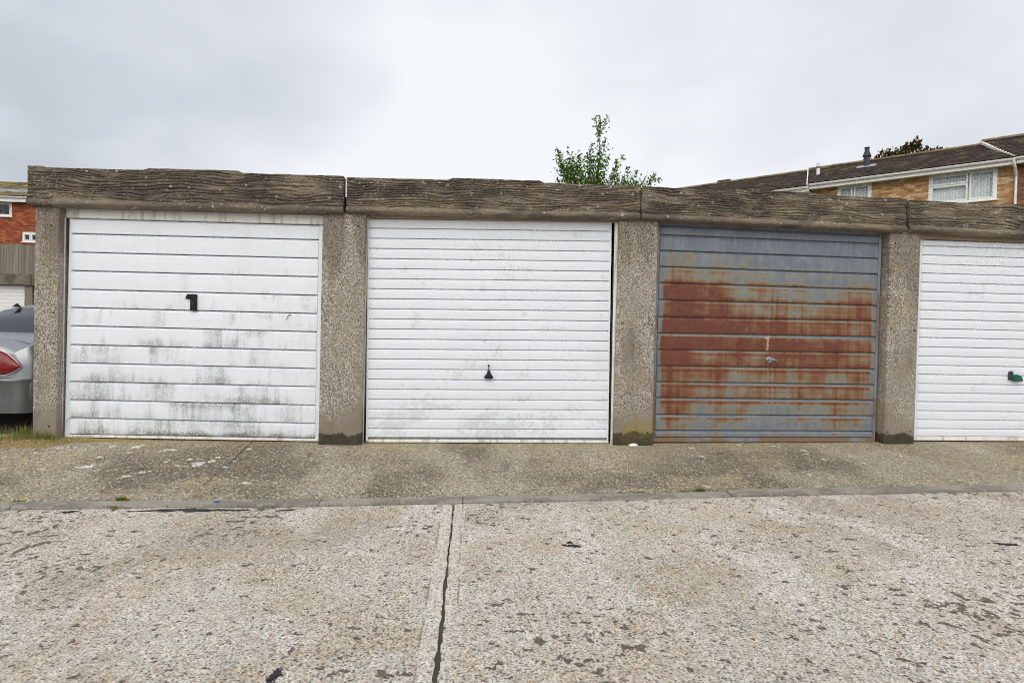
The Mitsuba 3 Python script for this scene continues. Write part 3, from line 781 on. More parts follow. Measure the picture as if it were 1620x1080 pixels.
# --- door 2: narrow ribs, hung slightly out of square
g = G[1]; d2 = f'{g}__door'
zl = [2.085, 1.995, 1.901, 1.806, 1.712, 1.619, 1.526, 1.432, 1.339, 1.245, 1.151, 1.058, .963, .870, .777, .683, .588, .495, .402, .310, .219, .127, .044]
zr = [z + np.interp(z, [0, 2.1], [.017, .052]) for z in zl]
panels(d2, 'white_steel', -.975, 1.300, zl, zr, .088, .014, .008, .0052, shear=.026)
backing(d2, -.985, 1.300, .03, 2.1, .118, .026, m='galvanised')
bar(d2, 'stile', 'white_steel', [(-.962, .008), (-.949, .008), (-.975, 2.09), (-.988, 2.09)], .089, .13)
bar(d2, 'stile', 'white_steel', [(1.324, .020), (1.334, .020), (1.308, 2.135), (1.298, 2.135)], .086, .13)
bar(d2, 'bottom_rail', 'white_frame', [(-.962, .000), (1.334, .018), (1.334, .042), (-.962, .026)], .082, .13)
bar(f'{g}__door_frame', 'jamb', 'white_frame', [(-.992, -.03), (-.984, -.03), (-.984, 2.105), (-.992, 2.105)], .058, .068)
bar(f'{g}__door_frame', 'jamb', 'white_frame', [(1.350, .00), (1.372, .00), (1.372, 2.14), (1.334, 2.14)], .055, .066)
bar(f'{g}__door_frame', 'head', 'beige_timber', [(-.99, 2.088), (1.372, 2.130), (1.372, 2.16), (-.99, 2.125)], .050, .14)
# bell-shaped pull under a latch pin
mb = MB(); prof = [(.0, .012), (.012, .014), (.030, .020), (.045, .032), (.055, .040), (.064, .043), (.071, .040), (.075, .030)]
rings = []
for dz, w in prof:
    rings.append([(.1685 + w * math.cos(q), .062 + .5 * w * math.sin(q), .693 - dz) for q in np.arange(16) * 2 * math.pi / 16])
mb.loft(rings[::-1])
m = mb.get(); m.fix_normals()
k = put('handle', m, 'black_plastic', d2, smooth=40); lab(k, 'black bell-shaped pull handle')
mb = MB(); mb.tube([(.1685, .070, .690), (.1675, .062, .712), (.1670, .062, .735)], [.0055, .0045, .0045], 8)
m = trimesh.creation.icosphere(subdivisions=2, radius=.0105); m.apply_translation([.167, .066, .740]); mb.mesh(m)
m = trimesh.creation.cylinder(radius=.014, height=.03, sections=14); m.apply_transform(trimesh.transformations.rotation_matrix(math.pi / 2, [1, 0, 0])); m.apply_translation([.1685, .078, .680]); mb.mesh(m)
put('latch_pin', mb, 'flue_metal', d2, smooth=40)

# --- door 3: galvanised and rusting
g = G[2]; d3 = f'{g}__door'
zl = [2.125, 2.030, 1.880, 1.725, 1.570, 1.406, 1.243, 1.084, .926, .768, .615, .460, .297, .143, .075]
zr = [2.106, 2.019, 1.873, 1.719, 1.565, 1.408, 1.256, 1.099, .940, .780, .624, .471, .315, .162, .098]
panels(d3, 'rusty_zinc', 1.790, 3.990, zl, zr, .090, .018, .023, .008)
backing(d3, 1.77, 4.02, .04, 2.14, .120, m='zinc_rail')
bar(d3, 'stile', 'zinc_rail', [(1.760, .03), (1.788, .03), (1.788, 2.13), (1.760, 2.13)], .096, .14)
bar(d3, 'stile', 'zinc_rail', [(3.993, .045), (4.020, .045), (4.022, 2.11), (3.995, 2.11)], .088, .14)
bar(d3, 'bottom_rail', 'zinc_rail', [(1.765, .032), (4.018, .058), (4.018, .098), (1.765, .075)], .086, .14)
lab(d3 + '__bottom_rail', 'bent rusty bottom rail')
bar(f'{g}__door_frame', 'head', 'zinc_rail', [(1.75, 2.127), (4.04, 2.105), (4.04, 2.15), (1.75, 2.16)], .070, .14)
mb = MB()
m = trimesh.creation.cylinder(radius=.032, height=.014, sections=24); m.apply_transform(trimesh.transformations.rotation_matrix(math.pi / 2, [1, 0, 0])); m.apply_translation([2.902, .084, .852]); mb.mesh(m)
m = trimesh.creation.cylinder(radius=.022, height=.030, sections=20); m.apply_transform(trimesh.transformations.rotation_matrix(math.pi / 2, [1, 0, 0])); m.apply_translation([2.902, .066, .852]); mb.mesh(m)
mb.tube([(2.884, .046, .856), (2.920, .044, .856), (2.948, .046, .850), (2.972, .050, .846)], [.010, .012, .010, .005], 10)
k = put('handle', mb, 'chrome', d3, smooth=35); lab(k, 'dull chrome twist handle')

# --- door 4: narrow ribs, green handle
g = G[3]; d4 = f'{g}__door'
zl = [2.076, 2.016, 1.926, 1.835, 1.745, 1.654, 1.561, 1.470, 1.379, 1.287, 1.195, 1.105, 1.012, .921, .830, .738, .646, .555, .465, .375, .286, .197, .122]
zr = [z + .006 for z in zl]
panels(d4, 'white_steel', 4.446, 6.640, zl, zr, .088, .014, .008, .0052)
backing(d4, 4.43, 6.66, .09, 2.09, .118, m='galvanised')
bar(d4, 'stile', 'white_steel', [(4.425, .085), (4.445, .085), (4.445, 2.08), (4.425, 2.08)], .089, .13)
bar(d4, 'stile', 'white_steel', [(6.642, .09), (6.665, .09), (6.665, 2.08), (6.642, 2.08)], .089, .13)
bar(d4, 'bottom_rail', 'white_frame', [(4.425, .080), (6.665, .092), (6.665, .128), (4.425, .122)], .084, .13)
bar(f'{g}__door_frame', 'head', 'beige_timber', [(4.36, 2.082), (6.72, 2.085), (6.72, 2.13), (4.36, 2.14)], .060, .14)
bar(f'{g}__door_frame', 'jamb', 'wall_concrete', [(4.36, .0), (4.40, .0), (4.40, 2.08), (4.36, 2.08)], .10, .14)
mb = MB()
pts = [(5.412, .752), (5.440, .762), (5.475, .757), (5.508, .735), (5.523, .706), (5.515, .690), (5.470, .686), (5.432, .692), (5.410, .722)]
mb.loft([[(x, .070, z) for x, z in pts], [(x, .046, z) for x, z in pts], [(x + (5.462 - x) * .25, .036, z + (.722 - z) * .25) for x, z in pts]])
m = mb.get(); m.fix_normals()
k = put('handle', m, 'green_plastic', d4, smooth=30); lab(k, 'translucent dark green handle')
mb = MB(); mb.box(5.398, 5.424, .070, .090, .700, .782); mb.box(5.412, 5.428, .060, .090, .755, .790)
put('latch_pin', mb, 'flue_metal', d4)

# --- roofs, party walls and rear walls behind the fascias
bx = [-3.86, -1.175, 1.556, 4.187, 7.05]
for i in range(4):
    mb = MB(); n = 36; xx = np.linspace(bx[i] + .004, bx[i + 1] - .004, n)
    prof = [(x, 0.022 * math.cos(q * math.pi)) for q, x in enumerate(xx)]
    rings = []
    for y, z in ((.055, 2.285), (5.05, 2.20)):
        rings.append([(x, y, z + w) for x, w in prof] + [(x, y, z + w - .012) for x, w in prof[::-1]])
    mb.loft(rings); put('roof', mb, 'roof_sheet', G[i])
    mb = MB(); mb.box(bx[i] + .01, bx[i] + .09 if i == 0 else bx[i] + .04, .24, 4.99, -.1, 2.17); put('side_wall', mb, 'wall_concrete', G[i])
    mb = MB(); mb.box(bx[i] + .004, bx[i + 1] - .004, 4.992, 5.07, -.1, 2.16); put('rear_wall', mb, 'wall_concrete', G[i])
mb = MB(); mb.box(6.95, 7.04, .24, 4.99, -.1, 2.17); put('side_wall', mb, 'wall_concrete', G[3])

# ------------------------------------------------------------------ weeds, grass and litter


def blades(n, cx, cy, sx, sy, hmin, hmax, zfn, lean=0.5, width=0.0035, dirx=0):
    v, f = [], []
    for i in range(n):
        x, y = rng.normal(cx, sx), rng.normal(cy, sy)
        h = rng.uniform(hmin, hmax); a = rng.uniform(0, 6.28); l = h * lean * rng.uniform(.2, 1.2)
        dx, dy = l * math.cos(a) + dirx * h, l * math.sin(a) - .1 * h
        z = float(zfn(np.array([x]), np.array([y]))[0]) - .004
        wx, wy = width * math.sin(a), -width * math.cos(a)
        k = len(v)
        v += [(x - wx, y - wy, z), (x + wx, y + wy, z), (x - wx * .7 + dx * .35, y - wy * .7 + dy * .35, z + h * .6), (x + wx * .7 + dx * .35, y + wy * .7 + dy * .35, z + h * .6), (x + dx, y + dy, z + h * .95)]
        f += [(k, k + 1, k + 3), (k, k + 3, k + 2), (k + 2, k + 3, k + 4)]
    return trimesh.Trimesh(np.array(v), np.array(f), process=False)


def soil_z(x, y): return az_s(x, y) + .02


parts = [blades(170, -3.93, -.02, .12, .05, .04, .16, soil_z, .7, .0024), blades(110, -3.74, -.035, .09, .02, .03, .11, soil_z, .7, .0024), blades(80, -4.25, -.1, .18, .1, .03, .09, soil_z, .7, .0024), blades(200, -3.6, -.12, .25, .12, .008, .022, soil_z, 1.5)]
k = put('grass', trimesh.util.concatenate(parts), 'grass_blade')
labels[k] = {'label': 'yellow green grass growing round the foot of the first garage post', 'category': 'grass', 'kind': 'stuff'}
def kz(x, y): return zk(x) - .002
for i, (x, y, n, h, s, t) in enumerate([(-2.19, -1.605, 90, .045, .030, 'small bright green weed at the kerb below the first garage door'), (-2.16, -1.745, 30, .02, .03, 'low weed on the road side of the kerb below the first garage'), (-2.80, -1.61, 30, .02, .05, 'flat tuft of weed on the kerb at the left edge of the view'),
                               (1.62, -1.485, 90, .035, .045, 'largest weed in the kerb joint in front of the rusty garage'), (1.50, -1.49, 25, .02, .03, 'small weed just left of the largest kerb weed'), (1.86, -1.475, 35, .03, .025, 'second weed along the kerb in front of the rusty garage'),
                               (2.04, -1.47, 30, .03, .02, 'third weed along the kerb in front of the rusty garage'), (2.60, -1.452, 25, .025, .02, 'lone weed in the kerb joint below the right part of the rusty door'), (4.46, -1.38, 80, .05, .04, 'yellowish weed at the kerb near the right edge of the view'), (1.19, -1.497, 25, .018, .03, 'faint weed in the kerb joint below the third post')]):
    put('weed', blades(max(n, 45), x, y, min(s, .022), .006, h * .4, h, kz, .8, .003), 'grass_blade', label=t, category='weed', group='small weeds along the kerb')
# crumpled paper at the third post and a scrap of blue plastic on the kerb
m = trimesh.creation.icosphere(subdivisions=3, radius=1.0)
q = np.array(m.vertices); q *= (0.45 + 1.25 * meshkit.noise(q * 3.1 + 5, 1))[:, None]; m.vertices = q * [.036, .018, .013] + [1.545, -.035, .020]
put('paper_scrap', m, 'paper', label='crumpled white paper scrap lying at the foot of the third post', category='paper')
m = trimesh.creation.icosphere(subdivisions=2, radius=1.0)
q = np.array(m.vertices); q *= (0.6 + 0.9 * meshkit.noise(q * 2.1 + 2, 4))[:, None]; m.vertices = q * [.015, .009, .005] + [-1.585, -1.655, float(zk(-1.58)) + .006]
put('plastic_scrap', m, 'blue_plastic', label='tiny blue plastic scrap on the kerb', category='plastic scrap')
# dry stalk against the first door, and a twig caught in it
mb = MB(); mb.tube([(-3.655, .06, .13), (-3.62, .065, .17), (-3.57, .07, .205), (-3.50, .075, .215)], [.0022, .002, .0018, .001], 5)
put('weed_stalk', mb, 'grass_blade', label='thin bent weed stalk against the lower left corner of the first door', category='weed')
mb = MB(); mb.tube([(-1.668, .080, 1.175), (-1.69, .074, 1.165), (-1.700, .074, 1.140), (-1.712, .075, 1.115)], [.003, .004, .003, .0015], 6)
put('twig', mb, 'dead_leaf', label='tiny twig hanging from a groove of the first door', category='twig')

# ------------------------------------------------------------------ plants behind the garages


def leaf_quads(P, size, rngl, up_bias=0.2, tilt=None):
    """Folded leaves (4 triangles each) at the points P."""
    n = len(P)
    d = rngl.normal(0, 1, (n, 3)); d[:, 2] += up_bias
    if tilt is not None:
        d += tilt
    d /= np.linalg.norm(d, axis=1, keepdims=True)
    s = np.cross(d, rngl.normal(0, 1, (n, 3))); s /= np.linalg.norm(s, axis=1, keepdims=True)
    nn = np.cross(d, s)
    L = size * rngl.uniform(.6, 1.25, (n, 1))
    W = L * .27
    base, tip = P, P + d * L
    mid = P + d * L * .5 - nn * L * .08
    a, b = mid + s * W + nn * L * .10, mid - s * W + nn * L * .10
    v = np.stack([base, a, tip, b, mid], 1).reshape(-1, 3)
    k = np.arange(n)[:, None] * 5
    f = np.concatenate([k + [0, 1, 4], k + [1, 2, 4], k + [2, 3, 4], k + [3, 0, 4]], 1).reshape(-1, 3)
    return trimesh.Trimesh(v, f, process=False)


t1 = thing('young_tree', 'young leafy tree whose bright green shoots rise above the garage roof', 'tree')
def sp(u, v, y): return np.array([2.396 + (u - 945) * .01235, y, 4.036 + (290 - v) * .0124 + .0003 * (u - 945)])
shoots = [[(940, 420), (942, 340), (945, 300), (948, 250), (946, 215), (948, 186)], [(946, 210), (941, 196), (938, 185)], [(947, 210), (954, 196), (960, 183)], [(925, 380), (905, 320), (890, 275), (883, 255), (876, 239)], [(888, 270), (886, 252), (884, 240)],
          [(915, 340), (905, 290), (904, 260), (902, 241)], [(915, 330), (913, 280), (913, 262), (917, 242)], [(938, 330), (933, 280), (930, 255), (933, 228)], [(932, 300), (927, 265), (927, 250)], [(946, 300), (955, 275), (957, 252)],
          [(950, 340), (965, 295), (972, 272), (985, 246)], [(968, 290), (971, 270), (970, 259)], [(960, 350), (985, 298), (992, 280), (991, 266)], [(975, 330), (997, 296), (1004, 280), (1011, 267)], [(970, 360), (1012, 300), (1030, 288), (1041, 270)],
          [(1005, 305), (1014, 294), (1020, 284)], [(1030, 288), (1040, 283), (1047, 280)], [(930, 380), (890, 310), (878, 288)], [(920, 330), (921, 290), (922, 268)], [(943, 290), (936, 270), (936, 240)], [(946, 260), (953, 240), (952, 225)]]
P, TL = [], []
mbk = MB()
mbk.tube([(2.25, 6.1, -.1), (2.3, 6.08, 1.2), (2.33, 6.03, 2.45)], [.07, .06, .045], 9)
put('trunk', mbk, 'bark', t1, smooth=True)
lr = np.random.default_rng(3)
for i, s in enumerate(shoots):
    yb = 6.0 + lr.uniform(-.25, .25) * (1 if i else 0)
    pts = [sp(u, v, yb) for u, v in s]
    pts = [p + [0, (6.03 - yb) * (1 - j / (len(pts) - 1)), 0] for j, p in enumerate(pts)]
    mbk = MB(); mbk.tube(pts, np.linspace(.018 if len(s) > 4 else .010, .003, len(pts)), 6)
    put('limb', mbk, 'bark', t1, smooth=True)
    seg = [np.linalg.norm(pts[j + 1] - pts[j]) for j in range(len(pts) - 1)]; tot = sum(seg)
    nl = int(tot / .0085)
    for q in range(nl):
        w = lr.random() ** 0.9
        a = w * tot; j = 0
        while j < len(seg) - 1 and a > seg[j]:
            a -= seg[j]; j += 1
        p = pts[j] + (pts[j + 1] - pts[j]) * a / seg[j]
        spread = .012 + .055 * (1 - w) ** 0.8
        P.append(p + lr.normal(0, 1, 3) * [spread, spread, spread * .8])
for cx, cz, rx, rz, n in ((905, 274, 27, 26, 900), (945, 275, 18, 42, 560), (975, 288, 18, 16, 190), (1003, 290, 26, 11, 190), (925, 292, 40, 10, 260), (945, 350, 60, 45, 900)):
    for q in range(n):
        a = sp(cx + lr.normal(0, .45) * rx, cz + lr.normal(0, .45) * rz, 6.0 + lr.normal(0, .16)); P.append(a)
put('crown', leaf_quads(np.array(P), .062, lr, .35), 'leaf_green', t1)

t2 = thing('broadleaf_tree', 'brownish green tree crown showing above the roof ridge of the right houses', 'tree')
mb = MB(); mb.tube([(22.3, 24.9, 1.9), (22.3, 24.8, 5.0), (22.4, 24.8, 8.2)], [.28, .22, .14], 10); put('trunk', mb, 'bark', t2, smooth=True)
lr = np.random.default_rng(8); P = []
axd = np.array([.735, -.678, 0]); clumps = []
for s, z, r in ((-1.9, 10.35, .35), (-1.35, 10.6, .45), (-.85, 10.75, .5), (-.3, 11.15, .45), (.1, 11.1, .55), (.55, 11.3, .5), (.75, 11.6, .28), (1.05, 10.95, .5), (1.45, 10.95, .35), (1.8, 10.85, .25), (-.5, 10.2, 1.0), (.6, 10.2, 1.2), (0, 9.0, 1.9), (1.2, 9.6, 1.2), (-1.3, 9.4, 1.2)):
    c = np.array([22.35, 24.75, 0]) + axd * s * 1.3 + [0, 0, z - .14]
    n = int(520 * r ** 1.7) + 70
    e = lr.normal(0, 1, (n, 3)); e = e / np.linalg.norm(e, axis=1, keepdims=True) * (lr.random((n, 1)) ** .45) * r * .95
    P.append(c + e); clumps.append(c)
    mb = MB(); mb.tube([(22.4, 24.8, 8.0), (c + np.array([22.4, 24.8, 8.0])) / 2 + [0, 0, .1], c], [.07, .05, .02], 6); put('limb', mb, 'bark', t2, smooth=True)
put('crown', leaf_quads(np.vstack(P), .20, lr, .2), 'leaf_brown', t2)

# ------------------------------------------------------------------ terraced houses to the right, on the rise
P0 = np.array([17.329, 13.052, 0.0]); ES = np.array([.735, -.678, 0.0]); EN = np.array([-.678, -.735, 0.0])
def HT(v):
    v = np.asarray(v, float)
    return P0 + v[:, :1] * ES + v[:, 1:2] * EN + np.array([0, 0, 1]) * v[:, 2:3]
# local coordinates: s along the wall (to the right), o outwards, z up


def brick_wall(parent, s0, s1, z0, z1, openings, tones, tf, seed, o=0.0):
    g = np.random.default_rng(seed); mb = MB(); r = 0
    z = z0
    while z + .065 <= z1 + .02:
        s = s0 - (.1125 if r % 2 else 0)
        while s < s1:
            a, b = max(s, s0), min(s + .215, s1)
            pieces = [(a, b)]
            for (p, q, zz0, zz1) in openings:
                if z + .065 > zz0 and z < zz1:
                    out = []
                    for (c, d) in pieces:
                        if c < p: out.append((c, min(d, p)))
                        if d > q: out.append((max(c, q), d))
                    pieces = [w for w in out if w[1] - w[0] > .02]
            t = tones[g.integers(len(tones))] * g.uniform(.8, 1.2)
            for c, d in pieces:
                if d - c > .02:
                    mb.box(c, d, o - .05, o + g.uniform(.006, .013), z, min(z + .065, z1), t, tf)
            s += .225
        z += .075; r += 1
    k = put('brickwork', mb, 'vcol_brick', parent)
    labels[k] = {'kind': 'stuff', 'label': 'courses of brick'}


def wall_boxes(parent, s0, s1, z0, z1, openings, tf, o0=-.25, o1=0.0):
    """Mortar-coloured wall in pieces round the openings (all reaching from their sill to the top or with a lintel piece)."""
    mb = MB(); cut = sorted(openings); s = s0
    for (p, q, a, b) in cut:
        if p > s: mb.box(s, p, o0, o1, z0, z1, None, tf)
        mb.box(p, q, o0, o1, z0, a, None, tf)
        if b < z1 - .01: mb.box(p, q, o0, o1, b, z1, None, tf)
        s = q
    if s < s1: mb.box(s, s1, o0, o1, z0, z1, None, tf)
    put('wall', mb, 'mortar', parent)


def window(parent, s0, s1, z0, z1, lights, tf, o=-.02, blinds=True, w=.06, sill=True):
    """lights: list of (s0, s1, z0, z1) sashes inside the outer frame."""
    fr = MB()
    fr.box(s0, s0 + w, o - .05, o + .03, z0, z1, None, tf); fr.box(s1 - w, s1, o - .05, o + .03, z0, z1, None, tf)
    fr.box(s0 + w, s1 - w, o - .05, o + .03, z1 - w, z1, None, tf); fr.box(s0 + w, s1 - w, o - .05, o + .03, z0, z0 + w, None, tf)
    win = put('window', fr, 'upvc', parent)
    for (a, b, c, d) in lights:
        sa = MB(); q = .055
        sa.box(a, a + q, o - .03, o + .048, c, d, None, tf); sa.box(b - q, b, o - .03, o + .048, c, d, None, tf)
        sa.box(a + q, b - q, o - .03, o + .048, d - q, d, None, tf); sa.box(a + q, b - q, o - .03, o + .048, c, c + q, None, tf)
        put('sash', sa, 'upvc', win)
        pm = MB(); pm.add(tf(np.array([(a + q, o, c + q), (b - q, o, c + q), (b - q, o, d - q), (a + q, o, d - q)])), [(0, 1, 2, 3)])
        put('pane', pm, 'glass', win)
    if blinds:
        s = s0 + .05; i = 0
        while s < s1 - .05:
            sl = MB(); an = .30 + .06 * math.sin(i * 2.3)
            hw = .0425
            p = [(s - hw * math.cos(an), o - .14 - hw * math.sin(an)), (s + hw * math.cos(an), o - .14 + hw * math.sin(an))]
            sl.add(tf(np.array([(p[0][0], p[0][1], z0), (p[1][0], p[1][1], z0), (p[1][0], p[1][1], z1), (p[0][0], p[0][1], z1)])), [(0, 1, 2, 3)])
            put('blind_slat', sl, 'blind_fabric', win)
            s += .084; i += 1
    if sill:
        sm = MB(); sm.box(s0 - .03, s1 + .05, -.05, .09, z0 - .035, z0 - .001, None, tf); put('sill', sm, 'upvc', win)
    return win


def tiled_slope(parent, s0, s1, o0, z0, o1, z1, tf, tones, seed, diag=0.0, name='roof', tw=.30, gauge=.32, moss=None):
    """Lapped roof tiles from the eaves (o0, z0) up to the ridge (o1, z1), every tile with its own tilt; diag slants the left verge."""
    g = np.random.default_rng(seed)
    L = math.hypot(o1 - o0, z1 - z0); n = max(1, int(round(L / gauge))); do, dz = (o1 - o0) / L, (z1 - z0) / L
    no, nzz = -dz * np.sign(o1 - o0) * 1.0, abs(do)
    if no * (o0 - o1) < 0: no = -no
    mb = MB()
    for r in range(n):
        a, b = r * L / n - .03, (r + 1) * L / n + .035
        left = s0 - diag * (r + .5) / n if diag else s0
        s = left - (tw / 2 if r % 2 else 0)
        while s < s1:
            p, q = max(s, left), min(s + tw - .006, s1)
            if q - p > .03:
                lift = .030 + g.uniform(-.006, .008)
                t = tones[g.integers(len(tones))] * g.uniform(.75, 1.25)
                if moss is not None and g.random() < moss * (.25 + .75 * (r / n) ** 3): t = np.array([.095, .075, .036]) * g.uniform(.7, 1.2)
                pts = []
                for ss in (p, q):
                    for (al, h) in ((a, lift), (a, lift - .02), (b, .012), (b, -.006)):
                        pts.append((ss, o0 + do * al + no * h, z0 + dz * al + nzz * h))
                v = tf(np.array(pts))
                mb.add(v, [(0, 2, 3, 1), (4, 5, 7, 6), (0, 4, 6, 2), (1, 3, 7, 5), (0, 1, 5, 4), (2, 6, 7, 3)], t)
            s += tw
    m = mb.get(); m.fix_normals(multibody=False)
    k = put(name, m, 'vcol_tile', parent, color=mb.color())
    labels[k] = {'kind': 'stuff', 'label': 'lapped roof tiles'}
    return k


def ridge_tiles(parent, s0, s1, o, z, tf, roofkey=None, col=(.20, .155, .085), seed=1):
    g = np.random.default_rng(seed); s = s0
    while s < s1 - .05:
        e = min(s + .45, s1); mb = MB()
        c = np.array(col) * g.uniform(.65, 1.2)
        rings = []
        for ss in (s, e - .008):
            rings.append(tf(np.array([(ss, o + .13 * math.cos(q), z - .045 + .10 * math.sin(q) + g.uniform(0, .006)) for q in np.linspace(0, math.pi, 9)] + [(ss, o - .11, z - .06), (ss, o + .11, z - .06)])))
        mb.loft(rings, col=c)
        m = mb.get(); m.fix_normals()
        put('ridge_tile', m, 'vcol_tile', parent, color=mb.color())
        s = e


tiles = [np.array(c) for c in ((.040, .029, .025), (.048, .034, .029), (.033, .026, .024), (.056, .040, .032))]
buff = [np.array(c) * 1.35 for c in ((.36, .215, .105), (.30, .165, .075), (.42, .27, .14), (.25, .13, .065), (.46, .33, .19), (.33, .19, .09))]
redd = [np.array(c) for c in ((.20, .085, .05), (.17, .075, .045), (.24, .11, .06))]


def gutter(parent, s0, s1, o, z, tf):
    mb = MB(); q = np.linspace(math.pi, 2 * math.pi, 8)
    ring = [(o + .06 * math.cos(a), z + .075 * math.sin(a)) for a in q] + [(o + .052 * math.cos(a), z + .066 * math.sin(a)) for a in q[::-1]]
    mb.loft([tf(np.array([(s, a, b) for a, b in ring])) for s in (s0, s1)])
    m = mb.get(); m.fix_normals(); put('gutter', m, 'upvc', parent)


def terrace(key, s0, s1, ze, zr, wins, tones, diag, seed, vis):
    tf = HT
    ops = [(a, b, c, ze - .10) for (a, b, c, d, l) in wins]
    wall_boxes(key, s0, s1, 1.9, ze - .10, ops, tf)
    brick_wall(key, s0, s1, 1.95, ze - .10, ops, tones, tf, seed)
    mb = MB(); mb.box(s0, s1, -6.9, -6.65, 1.9, ze - .1, None, tf); mb.box(s0, s0 + .2, -6.65, -.25, 1.9, ze - .1, None, tf); mb.box(s1 - .2, s1, -6.65, -.25, 1.9, ze - .1, None, tf)
    put('rear_wall', mb, 'mortar', key)
    # gable triangles close the roof space
    gb = MB()
    for s in (s0 + .02, s1 - .14):
        gb.loft([tf(np.array([(s, .3, ze - .12), (s, -3.45, zr - .12), (s, -7.2, ze - .12)])), tf(np.array([(s + .12, .3, ze - .12), (s + .12, -3.45, zr - .12), (s + .12, -7.2, ze - .12)]))])
    put('gable', gb, 'mortar', key)
    mb = MB(); mb.box(s0 + .002, s1 - .002, .003, .40, ze - .125, ze - .105, None, tf); put('soffit', mb, 'upvc_soffit', key)
    mb = MB(); mb.box(s0, s1, .402, .424, ze - .17, ze + .01, None, tf); put('fascia', mb, 'upvc', key)
    gutter(key, s0, s1, .492, ze + .010, tf)
    rk = tiled_slope(key, s0, s1, .50, ze + .035, -3.5, zr, tf, tiles, seed, diag, moss=.16)
    tiled_slope(key, s0, s1, -7.5, ze + .035, -3.5, zr, tf, tiles, seed + 1, 0.0, name='rear_roof')
    ridge_tiles(key, s0 - diag, s1, -3.5, zr + .05, tf, seed=seed)
    for (a, b, c, d, l) in wins:
        window(key, a, b, c, d, l, tf)
    return rk


grp = 'terraced houses behind the garages'
h0 = thing('terraced_house', 'farthest of the right-hand terraced houses, only its brown roof and white gutter showing', 'house', grp)
h1 = thing('terraced_house', 'terraced house with two white windows, a dark flue and a brown tiled roof', 'house', grp)
h2 = thing('terraced_house', 'terraced house at the right edge with a raised roof verge and dark brick', 'house', grp)
terrace(h0, -13.6, -5.645, 6.985, 8.60, [], buff, .9, 21, (-8.5, -5.645))
terrace(h1, -5.635, .46, 7.065, 8.66, [(-1.86, 0.01, 5.895, 6.935, [(-1.80, -.765, 6.555, 6.885), (-1.80, -.765, 5.955, 6.535), (-.725, -.05, 5.955, 6.885)]),
                              (-4.73, -3.60, 5.895, 6.945, [(-4.67, -4.215, 5.955, 6.895), (-4.175, -3.66, 5.955, 6.895)])], buff, .88, 22, (-5.635, .46))
terrace(h2, .47, 8.0, 7.085, 8.80, [], redd, .95, 23, (.47, 3.4))
# the raised verge between the two roofs, pointed in mortar
mb = MB(); a = []
for i in range(13):
    f = i / 12; o = .50 - 4.0 * f; z = 7.12 + (8.80 - 7.085) * f
    s = .47 - .95 * f
    a.append([(s - .05, o, z - .09), (s + .03, o, z - .09), (s + .03, o, z + .005), (s - .05, o, z + .005)])
mb.loft([HT(np.array(r)) for r in a]); m = mb.get(); m.fix_normals(); put('verge', m, 'upvc_soffit', h2)
# white verge trim at the step down to the far house
mb = MB(); a = []
for o, z in ((.52, 7.06), (-1.5, 7.87), (-3.5, 8.69)):
    q = -5.66 - .88 * (.52 - o) / 4.02
    a.append([(q - .05, o, z - .17), (q, o, z - .17), (q, o, z + .03), (q - .05, o, z + .03)])
mb.loft([HT(np.array(r)) for r in a]); m = mb.get(); m.fix_normals(); put('verge', m, 'upvc_soffit', h1)
# downpipe with its swan neck
mb = MB(); mb.tube(HT(np.array([(.40, .49, 7.02), (.40, .49, 6.93), (.45, .33, 6.80), (.48, .10, 6.62), (.48, .085, 6.5), (.48, .085, 2.0)])), .038, 10); put('downpipe', mb, 'upvc', h1, smooth=40)
mb = MB(); mb.tube(HT(np.array([(-5.95, .49, 6.95), (-5.95, .30, 6.80), (-5.95, .085, 6.6), (-5.95, .085, 2.0)])), .038, 10); put('downpipe', mb, 'upvc', h0, smooth=40)
# flue with a cowl, and a white vent pipe, standing on the front slope
def on_roof(s, o, ze=7.065, zr=8.66): return ze + .035 + (.5 - o) / 4.0 * (zr - ze - .035)
z = on_roof(-4.07, -2.0); mb = MB()
mb.tube(HT(np.array([(-4.07, -2, z - .15), (-4.07, -2, z + .42)])), .105, 16); fl = put('flue', mb, 'flue_metal', h1, smooth=40)
mb = MB(); mb.tube(HT(np.array([(-4.07, -2, z + .42), (-4.07, -2, z + .44), (-4.07, -2, z + .60), (-4.07, -2, z + .62), (-4.07, -2, z + .74), (-4.07, -2, z + .76), (-4.07, -2, z + .78)])), [.15, .155, .10, .085, .085, .11, .10], 16); put('cowl', mb, 'flue_metal', fl, smooth=30)
mb = MB(); mb.box(-4.40, -3.74, -2.25, -1.72, 0, .02, None, lambda v: HT(np.stack([v[:, 0], v[:, 1], v[:, 2] + on_roof(0, v[:, 1]) + .035], 1))); put('flashing', mb, 'lead', fl)
z = on_roof(-5.75, -1.6); mb = MB(); mb.tube(HT(np.array([(-5.75, -1.6, z - .1), (-5.75, -1.6, z + .48)])), .07, 12); vp = put('vent_pipe', mb, 'upvc', h1, smooth=40)
mb = MB(); mb.tube(HT(np.array([(-5.75, -1.6, z + .27), (-5.75, -1.6, z + .33)])), .078, 12); put('collar', mb, 'flue_metal', vp, smooth=40)
mb = MB(); mb.box(-10.6, -10.0, -3.62, -3.38, 8.62, 8.76, None, HT); put('ridge_vent', mb, 'flue_metal', h0)

